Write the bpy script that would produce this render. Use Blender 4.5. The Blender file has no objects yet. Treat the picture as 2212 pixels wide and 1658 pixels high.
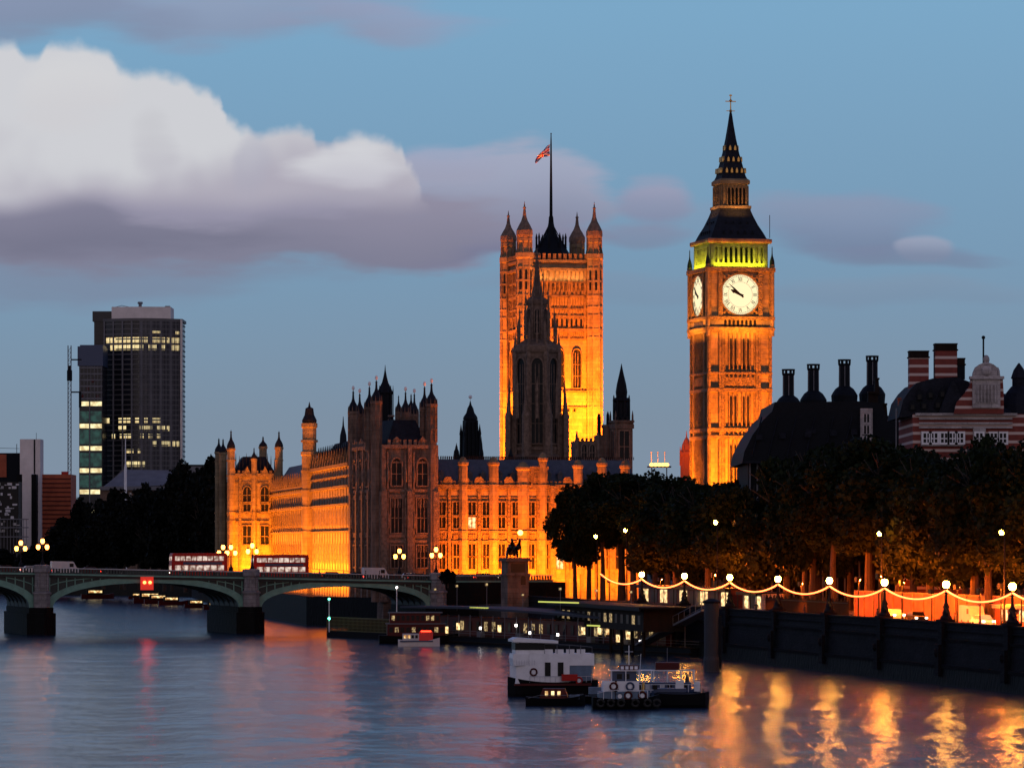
import bpy, math, random
import numpy as np
from mathutils import Vector, Matrix
# ---------------------------------------------------------------- camera
S = bpy.context.scene
F = 8925.0; HX = 1106.0; HY = 1177.0; CZ = 16.0
def P(x, y, d): return Vector(((x - HX) * d / F, d, CZ - (y - HY) * d / F))
def PX(x, d): return (x - HX) * d / F
def PZ(y, d): return CZ - (y - HY) * d / F
cd = bpy.data.cameras.new('camera'); cam = bpy.data.objects.new('camera', cd); S.collection.objects.link(cam)
cam.location = (0, 0, CZ); cam.rotation_euler = (math.radians(90), 0, 0)
cd.sensor_width = 36; cd.lens = 36 * F / 2212; cd.shift_y = (HY - 829.0) / 2212
cd.clip_start = 1; cd.clip_end = 30000
S.camera = cam
S.view_settings.view_transform = 'Standard'; S.view_settings.look = 'None'
S.view_settings.exposure = 0; S.view_settings.gamma = 1
S.cycles.max_bounces = 5; S.cycles.diffuse_bounces = 2; S.cycles.glossy_bounces = 3; S.cycles.transparent_max_bounces = 6
S.cycles.sample_clamp_indirect = 3
# ---------------------------------------------------------------- sky (dusk): direction based, with long-exposure clouds
def lin(c): return tuple((v / 255 / 12.92) if v <= 10 else ((v / 255 + .055) / 1.055) ** 2.4 for v in c)
W = bpy.data.worlds.new('World'); S.world = W; W.use_nodes = True
nt = W.node_tree; nt.nodes.clear()
def N(t, **k):
    n = nt.nodes.new(t)
    for a, b in k.items(): setattr(n, a, b)
    return n
def setin(n, i, v):
    if isinstance(v, bpy.types.NodeSocket): nt.links.new(v, n.inputs[i])
    else: n.inputs[i].default_value = v
def mth(op, a, b=0.0, c=0.0, clamp=False):
    n = N('ShaderNodeMath', operation=op, use_clamp=clamp); setin(n, 0, a); setin(n, 1, b)
    if op in ('MULTIPLY_ADD',): setin(n, 2, c)
    return n.outputs[0]
def sstep(v, a, b, x=0.0, y=1.0):
    n = N('ShaderNodeMapRange', interpolation_type='SMOOTHSTEP'); setin(n, 0, v); setin(n, 1, a); setin(n, 2, b); setin(n, 3, x); setin(n, 4, y)
    return n.outputs[0]
def mixc(f, a, b):
    n = N('ShaderNodeMix', data_type='RGBA'); setin(n, 0, f); setin(n, 6, a); setin(n, 7, b); return n.outputs[2]
tc = N('ShaderNodeTexCoord'); sx = N('ShaderNodeSeparateXYZ'); nt.links.new(tc.outputs['Generated'], sx.inputs[0])
dx, dy, dz = sx.outputs
ramp = N('ShaderNodeValToRGB'); nt.links.new(dz, ramp.inputs[0])
stops = [(0.0, (128, 144, 162)), (.03, (123, 143, 163)), (.07, (117, 152, 181)), (.13, (121, 166, 199)), (.20, (100, 131, 178)), (.5, (92, 102, 154)), (1.0, (62, 78, 118))]
cr = ramp.color_ramp
while len(cr.elements) < len(stops): cr.elements.new(.5)
for e, (p, c) in zip(cr.elements, stops): e.position = p; e.color = (*lin(c), 1)
yc = mth('MAXIMUM', dy, .05)
u = mth('DIVIDE', dx, yc); v = mth('DIVIDE', dz, yc)
u = mth('MULTIPLY', u, F / 1000.0); v = mth('MULTIPLY', v, F / 1000.0)     # thousandths of the focal length
cb = N('ShaderNodeCombineXYZ'); setin(cb, 0, u); setin(cb, 1, v)
def warp(scale, amp, det):
    nz = N('ShaderNodeTexNoise', noise_dimensions='2D'); setin(nz, 'Vector', cb.outputs[0]); setin(nz, 'Scale', scale); setin(nz, 'Detail', det)
    sp = N('ShaderNodeSeparateColor'); nt.links.new(nz.outputs['Color'], sp.inputs[0])
    return mth('MULTIPLY_ADD', sp.outputs[0], amp, -amp / 2), mth('MULTIPLY_ADD', sp.outputs[1], amp, -amp / 2)
w1, w2 = warp(4.0, .16, 2.0); w3, w4 = warp(2.2, .2, 1.0)
uf = mth('ADD', u, w1); vf = mth('ADD', v, w2); us = mth('ADD', u, w3); vs = mth('ADD', v, mth('MULTIPLY', w4, .6))
mpw = N('ShaderNodeMapping'); nt.links.new(cb.outputs[0], mpw.inputs[0]); mpw.inputs['Scale'].default_value = (3.0, 14.0, 1)
nzs = N('ShaderNodeTexNoise', noise_dimensions='2D'); nt.links.new(mpw.outputs[0], nzs.inputs['Vector']); setin(nzs, 'Scale', 1.0); setin(nzs, 'Detail', 4.0)
streak = mth('MULTIPLY_ADD', nzs.outputs[0], 1.5, -.75)
front = sstep(dy, .3, .6)
nis = N('ShaderNodeTexSky', sky_type='NISHITA', sun_disc=False, sun_elevation=math.radians(1), sun_rotation=math.radians(60))
add = N('ShaderNodeMix', data_type='RGBA', blend_type='ADD'); setin(add, 0, .006); nt.links.new(ramp.outputs[0], add.inputs[6]); nt.links.new(nis.outputs[0], add.inputs[7])
col = add.outputs[2]
def puff(cx, cy, rx, ry, top, bot, op=1.0, soft=.5, fade=None, U=None, V=None):
    """one cloud lobe: an ellipse of sky directions with a ragged edge, lit from above"""
    global col
    U = U or us; V = V or vs
    a = mth('MULTIPLY', mth('SUBTRACT', U, (cx - HX) / 1000), 1000 / rx)
    b = mth('MULTIPLY', mth('SUBTRACT', V, (HY - cy) / 1000), 1000 / ry)
    d = mth('SUBTRACT', 1.0, mth('MULTIPLY_ADD', a, a, mth('MULTIPLY', b, b)))
    al = sstep(mth('ADD', d, mth('MULTIPLY', streak, .9 if soft > .4 else .15)), 0.0, soft, 0.0, op)
    if fade: al = mth('MULTIPLY', al, sstep(b, fade[0], fade[1]))
    al = mth('MULTIPLY', al, front)
    sh = sstep(b, -.7, .7)
    col = mixc(al, col, mixc(sh, (*lin(bot), 1), (*lin(top), 1)))
G1 = (150, 156, 180); G2 = (140, 143, 166); DK = (127, 127, 148); WH = (209, 209, 215); PK = (176, 172, 186)
puff(330, 20, 760, 95, (150, 158, 184), (138, 146, 172), .75, .9)
puff(120, 45, 330, 70, (130, 142, 170), (126, 140, 166), .6, .9)
puff(820, 40, 330, 50, (152, 160, 190), (146, 152, 178), .5, 1.)
puff(200, 590, 620, 110, (128, 132, 155), (122, 134, 158), .7, .9)
puff(1000, 440, 330, 145, (163, 168, 190), (132, 132, 156), .93, .5)
puff(960, 350, 130, 60, (160, 168, 194), (158, 160, 182), .7, .8)
puff(830, 520, 420, 55, (140, 140, 164), (120, 122, 148), .9, .5)
puff(1390, 420, 115, 75, (158, 158, 182), (132, 136, 164), .85, .8)
puff(1350, 500, 140, 40, (134, 138, 164), (124, 136, 162), .7, .9)
puff(1850, 500, 270, 110, (138, 150, 178), (116, 128, 156), .8, .9)
puff(1950, 570, 300, 36, (122, 134, 162), (118, 132, 158), .7, .9)
puff(1560, 455, 560, 60, (140, 152, 176), (130, 145, 170), .35, 1.)
puff(1950, 655, 420, 45, (132, 146, 168), (122, 138, 162), .4, 1.)
puff(1300, 620, 380, 40, (128, 144, 168), (122, 140, 164), .35, 1.)
puff(2040, 548, 75, 42, (158, 164, 186), (126, 138, 164), .8, .6)
puff(300, 490, 900, 130, (146, 142, 162), DK, .97, .6)
puff(160, 500, 560, 90, (128, 127, 148), (114, 115, 136), .8, .9)
puff(520, 400, 330, 110, PK, (150, 147, 168), 1., .6)
def bank(prof, bottom, shade, top, bot, U, V, soft=.03, op=1.0, x0=-60.0, x1=960.0):
    """a cloud bank whose ragged upper edge follows a height profile over the azimuth"""
    global col
    r = N('ShaderNodeValToRGB'); r.color_ramp.interpolation = 'EASE'; e = r.color_ramp.elements
    while len(e) < len(prof): e.new(.5)
    for q, (x, y) in zip(e, prof): q.position = (x-x0)/(x1-x0); q.color = ((HY-y)/1400,)*3 + (1,)
    px = mth('MULTIPLY_ADD', U, 1000/(x1-x0), (HX-x0)/(x1-x0)); nt.links.new(px, r.inputs[0])
    tp = mth('MULTIPLY', r.outputs[0], 1.4)
    al = sstep(mth('SUBTRACT', tp, V), -.006, soft, 0.0, op)
    al = mth('MULTIPLY', al, sstep(vs, (HY-bottom[0])/1000, (HY-bottom[1])/1000)); al = mth('MULTIPLY', al, sstep(U, (x1-HX)/1000, (x1-70-HX)/1000)); al = mth('MULTIPLY', al, front)
    n = N('ShaderNodeTexNoise', noise_dimensions='2D'); setin(n, 'Vector', cb.outputs[0]); setin(n, 'Scale', 3.2); setin(n, 'Detail', 3.0)
    sh = sstep(mth('MULTIPLY_ADD', n.outputs[0], .34, mth('ADD', vs, -.17)), (HY-shade[0])/1000, (HY-shade[1])/1000)
    col = mixc(al, col, mixc(sh, (*lin(bot), 1), (*lin(top), 1)))
w5, w6 = warp(13.0, .034, 3.0); w7, w8 = warp(40.0, .009, 2.0)
ue = mth('ADD', u, mth('ADD', w5, w7)); ve = mth('ADD', v, mth('ADD', w6, w8))
bank([(-60, 80), (30, 80), (62, 112), (80, 116), (105, 90), (170, 86), (225, 100), (262, 142), (285, 152), (330, 148), (390, 158), (440, 186), (474, 206), (492, 244), (520, 268), (556, 288), (590, 274), (640, 264), (668, 276), (692, 302), (714, 312), (736, 290), (770, 282), (820, 290), (862, 312), (884, 345), (905, 372), (925, 420), (960, 560)], (470, 400), (470, 270), (206, 207, 212), (174, 170, 184), ue, ve)
puff(760, 365, 150, 60, (212, 213, 218), (196, 195, 205), .9, .9)
puff(560, 350, 55, 110, (178, 178, 192), (170, 168, 184), .6, .9)
puff(330, 300, 70, 80, (192, 192, 198), (186, 184, 194), .5, .9); puff(150, 200, 120, 80, (214, 214, 216), (206, 204, 208), .6, .9)
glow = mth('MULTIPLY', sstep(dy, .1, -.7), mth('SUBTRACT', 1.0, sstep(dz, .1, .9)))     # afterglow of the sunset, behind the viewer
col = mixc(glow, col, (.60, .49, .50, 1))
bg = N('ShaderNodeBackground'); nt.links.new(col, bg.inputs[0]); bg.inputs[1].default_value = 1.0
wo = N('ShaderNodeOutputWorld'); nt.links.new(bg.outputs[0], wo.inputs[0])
W.cycles.sampling_method = 'MANUAL'; W.cycles.sample_map_resolution = 512
# ---------------------------------------------------------------- floodlights (sodium) at the feet of the palace and its towers
SOD = (1.0, .175, .003)
def flood(name, loc, target, sx_, sy_, power, color=SOD, spread=140):
    l = bpy.data.lights.new(name, 'AREA'); l.shape = 'RECTANGLE'; l.size = sx_; l.size_y = sy_; l.energy = power; l.color = color; l.spread = math.radians(spread)
    o = bpy.data.objects.new(name, l); S.collection.objects.link(o); o.location = loc
    o.rotation_euler = (Vector(target) - Vector(loc)).to_track_quat('-Z', 'Y').to_euler()
    return o
# ---------------------------------------------------------------- helpers
random.seed(7)
def link(o): S.collection.objects.link(o); return o
def tag(o, label, cat=None, group=None, kind=None):
    o['label'] = label
    if cat: o['category'] = cat
    if group: o['group'] = group
    if kind: o['kind'] = kind
    return o
def thing(name, label, cat, loc, rz=0.0, group=None):
    o = link(bpy.data.objects.new(name, None)); o.location = loc; o.rotation_euler = (0, 0, rz); o.empty_display_size = .5
    return tag(o, label, cat, group)
def T(x, y, z): return Matrix.Translation((x, y, z))
def RZ(a): return Matrix.Rotation(a, 4, 'Z')
class MB:
    def __init__(s, M=None): s.v = []; s.f = []; s.M = M or Matrix.Identity(4)
    def add(s, vs, fs):
        n = len(s.v); s.v += [tuple(s.M @ Vector(p)) for p in vs]; s.f += [tuple(i + n for i in f) for f in fs]; return s
    def box(s, x0, x1, y0, y1, z0, z1):
        return s.add([(x0,y0,z0),(x1,y0,z0),(x1,y1,z0),(x0,y1,z0),(x0,y0,z1),(x1,y0,z1),(x1,y1,z1),(x0,y1,z1)],
                     [(0,3,2,1),(4,5,6,7),(0,1,5,4),(1,2,6,5),(2,3,7,6),(3,0,4,7)])
    def taper(s, x0, x1, y0, y1, z0, z1, i, j):
        return s.add([(x0,y0,z0),(x1,y0,z0),(x1,y1,z0),(x0,y1,z0),(x0+i,y0+j,z1),(x1-i,y0+j,z1),(x1-i,y1-j,z1),(x0+i,y1-j,z1)],
                     [(0,3,2,1),(4,5,6,7),(0,1,5,4),(1,2,6,5),(2,3,7,6),(3,0,4,7)])
    def lathe(s, x, y, prof, n=8, a0=None):
        a0 = math.pi / n if a0 is None else a0
        vs = []; fs = []
        for r, z in prof:
            for k in range(n): vs.append((x + r * math.cos(a0 + 2*math.pi*k/n), y + r * math.sin(a0 + 2*math.pi*k/n), z))
        for i in range(len(prof) - 1):
            for k in range(n): fs.append((i*n+k, i*n+(k+1)%n, (i+1)*n+(k+1)%n, (i+1)*n+k))
        fs.append(tuple(range(n))[::-1]); fs.append(tuple((len(prof)-1)*n + k for k in range(n)))
        return s.add(vs, fs)
    def extr(s, poly, y0, y1):                       # polygon in x,z pushed along y
        n = len(poly); vs = [(x, y0, z) for x, z in poly] + [(x, y1, z) for x, z in poly]
        return s.add(vs, [tuple(range(n)), tuple(range(2*n-1, n-1, -1))] + [(i, i+n, (i+1)%n+n, (i+1)%n) for i in range(n)])
    def extx(s, poly, x0, x1):                       # polygon in y,z pushed along x
        n = len(poly); vs = [(x0, y, z) for y, z in poly] + [(x1, y, z) for y, z in poly]
        return s.add(vs, [tuple(range(n))[::-1], tuple(range(n, 2*n))] + [(i, (i+1)%n, (i+1)%n+n, i+n) for i in range(n)])
    def exz(s, poly, z0, z1):
        n = len(poly); vs = [(x, y, z0) for x, y in poly] + [(x, y, z1) for x, y in poly]
        return s.add(vs, [tuple(range(n))[::-1], tuple(range(n, 2*n))] + [(i, (i+1)%n, (i+1)%n+n, i+n) for i in range(n)])
    def strip(s, inn, out, y0, y1):                  # band between two x,z curves pushed along y
        n = len(inn); vs = [(x,y0,z) for x,z in inn]+[(x,y0,z) for x,z in out]+[(x,y1,z) for x,z in inn]+[(x,y1,z) for x,z in out]
        fs = []
        for i in range(n-1): fs += [(i,i+1,n+i+1,n+i),(2*n+i,3*n+i,3*n+i+1,2*n+i+1),(i,2*n+i,2*n+i+1,i+1),(n+i,n+i+1,3*n+i+1,3*n+i)]
        fs += [(0,n,3*n,2*n),(n-1,3*n-1,4*n-1,2*n-1)]
        return s.add(vs, fs)
    def tube(s, pts, r, n=6):
        pts = [Vector(p) for p in pts]; vs = []; fs = []
        rr = r if isinstance(r, (list, tuple)) else [r]*len(pts)
        for i, p in enumerate(pts):
            t = (pts[min(i+1, len(pts)-1)] - pts[max(i-1, 0)]).normalized()
            a = t.cross(Vector((0,0,1)) if abs(t.z) < .9 else Vector((1,0,0))).normalized(); b = t.cross(a)
            for k in range(n): vs.append(p + rr[i]*(a*math.cos(2*math.pi*k/n)+b*math.sin(2*math.pi*k/n)))
        for i in range(len(pts)-1):
            for k in range(n): fs.append((i*n+k,i*n+(k+1)%n,(i+1)*n+(k+1)%n,(i+1)*n+k))
        fs.append(tuple(range(n))[::-1]); fs.append(tuple((len(pts)-1)*n+k for k in range(n)))
        return s.add(vs, fs)
    def ball(s, x, y, z, rx, ry=None, rz=None, n=12):
        ry = ry or rx; rz = rz or rx; m = n//2; vs = [(x,y,z-rz)]; fs = []
        for i in range(1, m):
            a = -math.pi/2 + math.pi*i/m
            for k in range(n): vs.append((x+rx*math.cos(a)*math.cos(2*math.pi*k/n), y+ry*math.cos(a)*math.sin(2*math.pi*k/n), z+rz*math.sin(a)))
        vs.append((x,y,z+rz)); L = len(vs)-1
        for k in range(n): fs.append((0,1+(k+1)%n,1+k)); fs.append((L,L-n+k,L-n+(k+1)%n))
        for i in range(m-2):
            for k in range(n): fs.append((1+i*n+k,1+i*n+(k+1)%n,1+(i+1)*n+(k+1)%n,1+(i+1)*n+k))
        return s.add(vs, fs)
    def mesh(s, name, mat):
        me = bpy.data.meshes.new(name); me.from_pydata(s.v, [], s.f); me.update()
        me.materials.append(mat); return me
    def build(s, name, mat, parent=None, label=None, smooth=False):
        me = s.mesh(name, mat)
        if smooth: me.polygons.foreach_set('use_smooth', [True]*len(me.polygons))
        o = link(bpy.data.objects.new(name, me)); o.parent = parent
        if label: o['label'] = label
        return o
def copy_tree(o, parent=None):
    kids = [c for c in KIDS(o)]
    c = o.copy(); link(c); c.parent = parent
    for k in kids: copy_tree(k, c)
    return c
def KIDS(o): return [x for x in bpy.data.objects if x.parent == o]
class Proto:                                      # a thing with parts, copied as often as the photo shows it
    def __init__(s, root): s.root = root; s.tree = s.grab(root); s.used = False
    def grab(s, o): return (o, [s.grab(c) for c in KIDS(o)])
    def cp(s, t, parent):
        c = t[0].copy(); link(c); c.parent = parent
        for k in t[1]: s.cp(k, c)
        return c
    def place(s, loc, rz=0, label=None, group=None, scale=None):
        if not s.used: r = s.root; s.used = True
        else: r = s.cp(s.tree, None)
        r.location = loc; r.rotation_euler = (0, 0, rz)
        if scale: r.scale = (scale,)*3 if isinstance(scale, (int, float)) else scale
        if label: r['label'] = label
        if group: r['group'] = group
        return r
def inst(mesh, name, parent, M, label=None):
    o = link(bpy.data.objects.new(name, mesh)); o.parent = parent; o.matrix_local = M
    if label: o['label'] = label
    return o
# ---------------------------------------------------------------- materials
def mat(name, color, rough=.8, metal=0.0, noise=0.0, nscale=.3, bump=0.0, bscale=2.0, c2=None, stretch=(1,1,1), spec=.5, bands=None):
    m = bpy.data.materials.new(name); m.use_nodes = True; t = m.node_tree; b = t.nodes['Principled BSDF']
    b.inputs['Roughness'].default_value = rough; b.inputs['Metallic'].default_value = metal; b.inputs['Specular IOR Level'].default_value = spec
    b.inputs['Base Color'].default_value = (*color, 1)
    if noise or bump or c2 or bands:
        g = t.nodes.new('ShaderNodeTexCoord'); mp = t.nodes.new('ShaderNodeMapping'); mp.inputs['Scale'].default_value = stretch
        t.links.new(g.outputs['Object'], mp.inputs[0])
    if noise or c2:
        nz = t.nodes.new('ShaderNodeTexNoise'); nz.inputs['Scale'].default_value = nscale; nz.inputs['Detail'].default_value = 6; nz.inputs['Roughness'].default_value = .65
        t.links.new(mp.outputs[0], nz.inputs['Vector'])
        r = t.nodes.new('ShaderNodeValToRGB'); r.color_ramp.elements[0].position = .35; r.color_ramp.elements[1].position = .65
        cc = c2 or tuple(v*(1-noise) for v in color)
        r.color_ramp.elements[0].color = (*cc, 1); r.color_ramp.elements[1].color = (*color, 1)
        t.links.new(nz.outputs[0], r.inputs[0]); t.links.new(r.outputs[0], b.inputs['Base Color'])
        if bands:
            sp = t.nodes.new('ShaderNodeSeparateXYZ'); t.links.new(g.outputs['Object'], sp.inputs[0])
            mm = t.nodes.new('ShaderNodeMath'); mm.operation = 'FRACT'; ms = t.nodes.new('ShaderNodeMath'); ms.operation = 'MULTIPLY'; ms.inputs[1].default_value = 1/bands[0]
            t.links.new(sp.outputs[2], ms.inputs[0]); t.links.new(ms.outputs[0], mm.inputs[0])
            gt = t.nodes.new('ShaderNodeMath'); gt.operation = 'GREATER_THAN'; gt.inputs[1].default_value = bands[1]; t.links.new(mm.outputs[0], gt.inputs[0])
            mx = t.nodes.new('ShaderNodeMix'); mx.data_type = 'RGBA'; t.links.new(gt.outputs[0], mx.inputs[0]); t.links.new(r.outputs[0], mx.inputs[6]); mx.inputs[7].default_value = (*bands[2], 1)
            t.links.new(mx.outputs[2], b.inputs['Base Color'])
    if bump:
        n2 = t.nodes.new('ShaderNodeTexNoise'); n2.inputs['Scale'].default_value = bscale; n2.inputs['Detail'].default_value = 4
        t.links.new(mp.outputs[0], n2.inputs['Vector'])
        bp = t.nodes.new('ShaderNodeBump'); bp.inputs['Strength'].default_value = bump; bp.inputs['Distance'].default_value = .3
        t.links.new(n2.outputs[0], bp.inputs['Height']); t.links.new(bp.outputs[0], b.inputs['Normal'])
    return m
def ashlar(m, bw, bh, dark=.45, uvx='X'):
    t = m.node_tree; b = t.nodes['Principled BSDF']; src = b.inputs['Base Color'].links[0].from_socket
    g = t.nodes.new('ShaderNodeTexCoord'); sp = t.nodes.new('ShaderNodeSeparateXYZ'); cb_ = t.nodes.new('ShaderNodeCombineXYZ'); ad = t.nodes.new('ShaderNodeMath'); ad.operation = 'ADD'
    t.links.new(g.outputs['Object'], sp.inputs[0]); t.links.new(sp.outputs[0], ad.inputs[0]); t.links.new(sp.outputs[1], ad.inputs[1]); t.links.new(ad.outputs[0], cb_.inputs[0]); t.links.new(sp.outputs[2], cb_.inputs[1])
    k = t.nodes.new('ShaderNodeTexBrick'); t.links.new(cb_.outputs[0], k.inputs['Vector']); k.inputs['Scale'].default_value = 1; k.inputs['Brick Width'].default_value = bw; k.inputs['Row Height'].default_value = bh; k.inputs['Mortar Size'].default_value = .03
    k.inputs['Color1'].default_value = (1, 1, 1, 1); k.inputs['Color2'].default_value = (.72, .72, .72, 1); k.inputs['Mortar'].default_value = (dark, dark, dark, 1)
    x = t.nodes.new('ShaderNodeMix'); x.data_type = 'RGBA'; x.blend_type = 'MULTIPLY'; x.inputs[0].default_value = 1; t.links.new(src, x.inputs[6]); t.links.new(k.outputs[0], x.inputs[7]); t.links.new(x.outputs[2], b.inputs['Base Color'])
def emit(name, color, s, base=.04):
    m = bpy.data.materials.new(name); m.use_nodes = True; b = m.node_tree.nodes['Principled BSDF']
    b.inputs['Base Color'].default_value = (base, base, base, 1); b.inputs['Emission Color'].default_value = (*color, 1); b.inputs['Emission Strength'].default_value = s
    if s < 5: m.cycles.emission_sampling = 'NONE'
    return m
def emit_var(name, c1, c2, s1, s2, scale):
    m = emit(name, c1, 1.0); t = m.node_tree; b = t.nodes['Principled BSDF']
    g = t.nodes.new('ShaderNodeTexCoord'); nz = t.nodes.new('ShaderNodeTexNoise'); nz.inputs['Scale'].default_value = scale; nz.inputs['Detail'].default_value = 3
    t.links.new(g.outputs['Object'], nz.inputs['Vector']); r = t.nodes.new('ShaderNodeValToRGB')
    r.color_ramp.elements[0].position = .38; r.color_ramp.elements[1].position = .62
    r.color_ramp.elements[0].color = (*[v*s1 for v in c1], 1); r.color_ramp.elements[1].color = (*[v*s2 for v in c2], 1)
    t.links.new(nz.outputs[0], r.inputs[0]); t.links.new(r.outputs[0], b.inputs['Emission Color']); return m
M = dict(
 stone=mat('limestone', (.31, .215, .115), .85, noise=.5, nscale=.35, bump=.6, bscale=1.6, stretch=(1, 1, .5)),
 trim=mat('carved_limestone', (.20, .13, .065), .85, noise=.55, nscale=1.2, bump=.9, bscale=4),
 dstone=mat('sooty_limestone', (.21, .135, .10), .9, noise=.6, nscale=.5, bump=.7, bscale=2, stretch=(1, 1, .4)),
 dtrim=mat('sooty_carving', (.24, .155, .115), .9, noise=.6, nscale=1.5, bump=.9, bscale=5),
 slate=mat('slate', (.012, .014, .024), .7, spec=.15, noise=.5, nscale=1.0, bump=.4, bscale=3),
 slate2=mat('blue_grey_slate', (.07, .075, .10), .6, noise=.4, nscale=1.2, bump=.4, bscale=4),
 iron=mat('cast_iron', (.006, .008, .013), .65, spec=.12, noise=.4, nscale=2),
 black=mat('black_paint', (.003, .003, .004), .7, spec=.12),
 glass=mat('dark_glass', (.005, .005, .006), .4, spec=.2),
 oglass=mat('office_glass', (.010, .013, .022), .25, spec=.35, noise=.3, nscale=.2),
 concrete=mat('pale_concrete', (.70, .64, .62), .85, noise=.2, nscale=.2),
 gconc=mat('grey_concrete', (.15, .15, .17), .85, noise=.3, nscale=.3),
 brickr=mat('red_brown_cladding', (.40, .085, .035), .8, noise=.35, nscale=.3),
 gold=mat('gilding', (.6, .35, .1), .35, metal=.8),
 white=mat('white_paint', (.74, .74, .77), .45, noise=.15, nscale=1.0),
 offwhite=mat('off_white_paint', (.5, .5, .53), .5, noise=.2, nscale=.8),
 bluep=mat('navy_paint', (.02, .04, .10), .4),
 cyanp=mat('faded_blue_paint', (.10, .16, .25), .5, noise=.3, nscale=1.5),
 redp=mat('red_paint', (.36, .006, .004), .4, spec=.25),
 dred=mat('dark_red_paint', (.06, .005, .005), .5, spec=.2),
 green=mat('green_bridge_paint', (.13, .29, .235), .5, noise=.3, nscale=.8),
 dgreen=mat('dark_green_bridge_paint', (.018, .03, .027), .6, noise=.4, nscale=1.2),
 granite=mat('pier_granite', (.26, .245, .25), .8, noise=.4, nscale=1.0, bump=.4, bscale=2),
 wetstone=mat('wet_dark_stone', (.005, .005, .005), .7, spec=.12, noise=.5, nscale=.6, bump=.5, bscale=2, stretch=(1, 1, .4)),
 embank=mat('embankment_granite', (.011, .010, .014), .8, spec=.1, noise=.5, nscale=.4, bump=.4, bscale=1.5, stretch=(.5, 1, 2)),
 asphalt=mat('asphalt', (.04, .04, .04), .85, noise=.2, nscale=1.0),
 paving=mat('stone_paving', (.20, .17, .14), .85, noise=.3, nscale=.5),
 soil=mat('dark_ground', (.02, .018, .012), .95, noise=.4, nscale=.2),
 rubber=mat('rubber', (.012, .012, .012), .8),
 timber=mat('dark_timber', (.014, .008, .006), .8, spec=.15, noise=.4, nscale=1.5, stretch=(1, 1, .2)),
 redbrick=mat('striped_brick', (.20, .035, .025), .85, noise=.3, nscale=1, bands=(1.25, .68, (.52, .40, .36))),
 pstone=mat('portland_stone', (.5, .45, .45), .8, noise=.35, nscale=.5, bump=.5, bscale=2),
 bark=mat('bark', (.045, .03, .02), .9, noise=.5, nscale=1.0),
 bronze=mat('dark_bronze', (.02, .018, .016), .45, metal=.5, noise=.3, nscale=1),
 skin=mat('skin', (.35, .2, .14), .6), coat=mat('dark_coat', (.02, .02, .03), .8), jeans=mat('denim', (.03, .04, .08), .8),
 globe=emit('lamp_glow', (1, .42, .05), 150), globe2=emit('bridge_lamp_glow', (1, .30, .045), 14), addedglow=emit('added_tree_lamp_glow', (1, .13, .004), 34000), globew=emit('street_lamp_glow', (1, .26, .02), 550),
 pierroof=mat('dark_canopy_sheet', (.03, .032, .045), .6, spec=.2), towerband=mat('tower_spandrel', (.10, .095, .10), .6, noise=.3, nscale=.2), dimrow=emit_var('dim_office_row', (.5, .42, .36), (1, .9, .8), .01, .16, 1.3), glowboard=mat('glow_tinted_boards', (.20, .06, .03), .85, noise=.7, nscale=.35), rope=emit('string_light_glow', (1, .125, .03), 8), redlight=emit('red_signal_glow', (1, .04, .01), 30), redbox=emit('red_signal_box', (1, .03, .01), .55),
 dial=emit('clock_face_glow', (1, .86, .50), 1.08), litwin=emit_var('lit_office_window', (1, .62, .22), (1, .86, .45), .55, 1.25, .6),
 litband=emit_var('lit_office_band', (1, .75, .35), (1, .9, .5), .7, 1.3, .5), litgreen=emit_var('lit_green_tint_glass', (.006, .028, .024), (.012, .05, .04), .5, 1.2, .4),
 pierwin=emit_var('dim_pier_window', (.8, .22, .05), (1, .7, .3), .02, .6, 2.6), warmwin=emit_var('warm_lit_window', (1, .42, .10), (1, .75, .35), .5, 1.8, 1.5), buswin=emit_var('bus_window_glow', (1, .5, .36), (1, .8, .68), .2, .85, 1.4),
 headl=emit('headlamp_glow', (1, .85, .6), 12), taill=emit('tail_lamp_glow', (1, .03, .01), 8), ygreen=emit('yellow_green_tube', (.75, .8, .15), .9),
 whitel=emit('white_lamp_glow', (1, .9, .8), 6), greenl=emit('green_lamp_glow', (.1, 1, .6), 8), crane=emit('floodlamp_glow', (1, .42, .08), 5),
)
for k_, a_, b_ in (('stone', 2.4, .9), ('dstone', 2.2, .9), ('embank', 2.6, 1.1), ('granite', 1.6, .7), ('pstone', 1.6, .7)): ashlar(M[k_], a_, b_)
# ================================================================ SETTING
# river
def water_mat():
    m = bpy.data.materials.new('river_water'); m.use_nodes = True; t = m.node_tree; b = t.nodes['Principled BSDF']
    b.inputs['Base Color'].default_value = (.012, .03, .058, 1); b.inputs['Roughness'].default_value = .205; b.inputs['IOR'].default_value = 1.33
    g = t.nodes.new('ShaderNodeTexCoord')
    def nz(sx, sy, sc, det, w):
        mp = t.nodes.new('ShaderNodeMapping'); mp.inputs['Scale'].default_value = (sx, sy, 1); t.links.new(g.outputs['Object'], mp.inputs[0])
        n = t.nodes.new('ShaderNodeTexNoise'); n.inputs['Scale'].default_value = sc; n.inputs['Detail'].default_value = det; t.links.new(mp.outputs[0], n.inputs['Vector'])
        q = t.nodes.new('ShaderNodeMath'); q.operation = 'MULTIPLY'; q.inputs[1].default_value = w; t.links.new(n.outputs[0], q.inputs[0]); return q.outputs[0]
    a = nz(.11, .05, 1.0, 2, 1.0); c = nz(.8, .30, 1.0, 3, .16)
    s = t.nodes.new('ShaderNodeMath'); s.operation = 'ADD'; t.links.new(a, s.inputs[0]); t.links.new(c, s.inputs[1])
    bp = t.nodes.new('ShaderNodeBump'); bp.inputs['Strength'].default_value = .75; bp.inputs['Distance'].default_value = 1.05
    t.links.new(s.outputs[0], bp.inputs['Height']); t.links.new(bp.outputs[0], b.inputs['Normal'])
    return m
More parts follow.
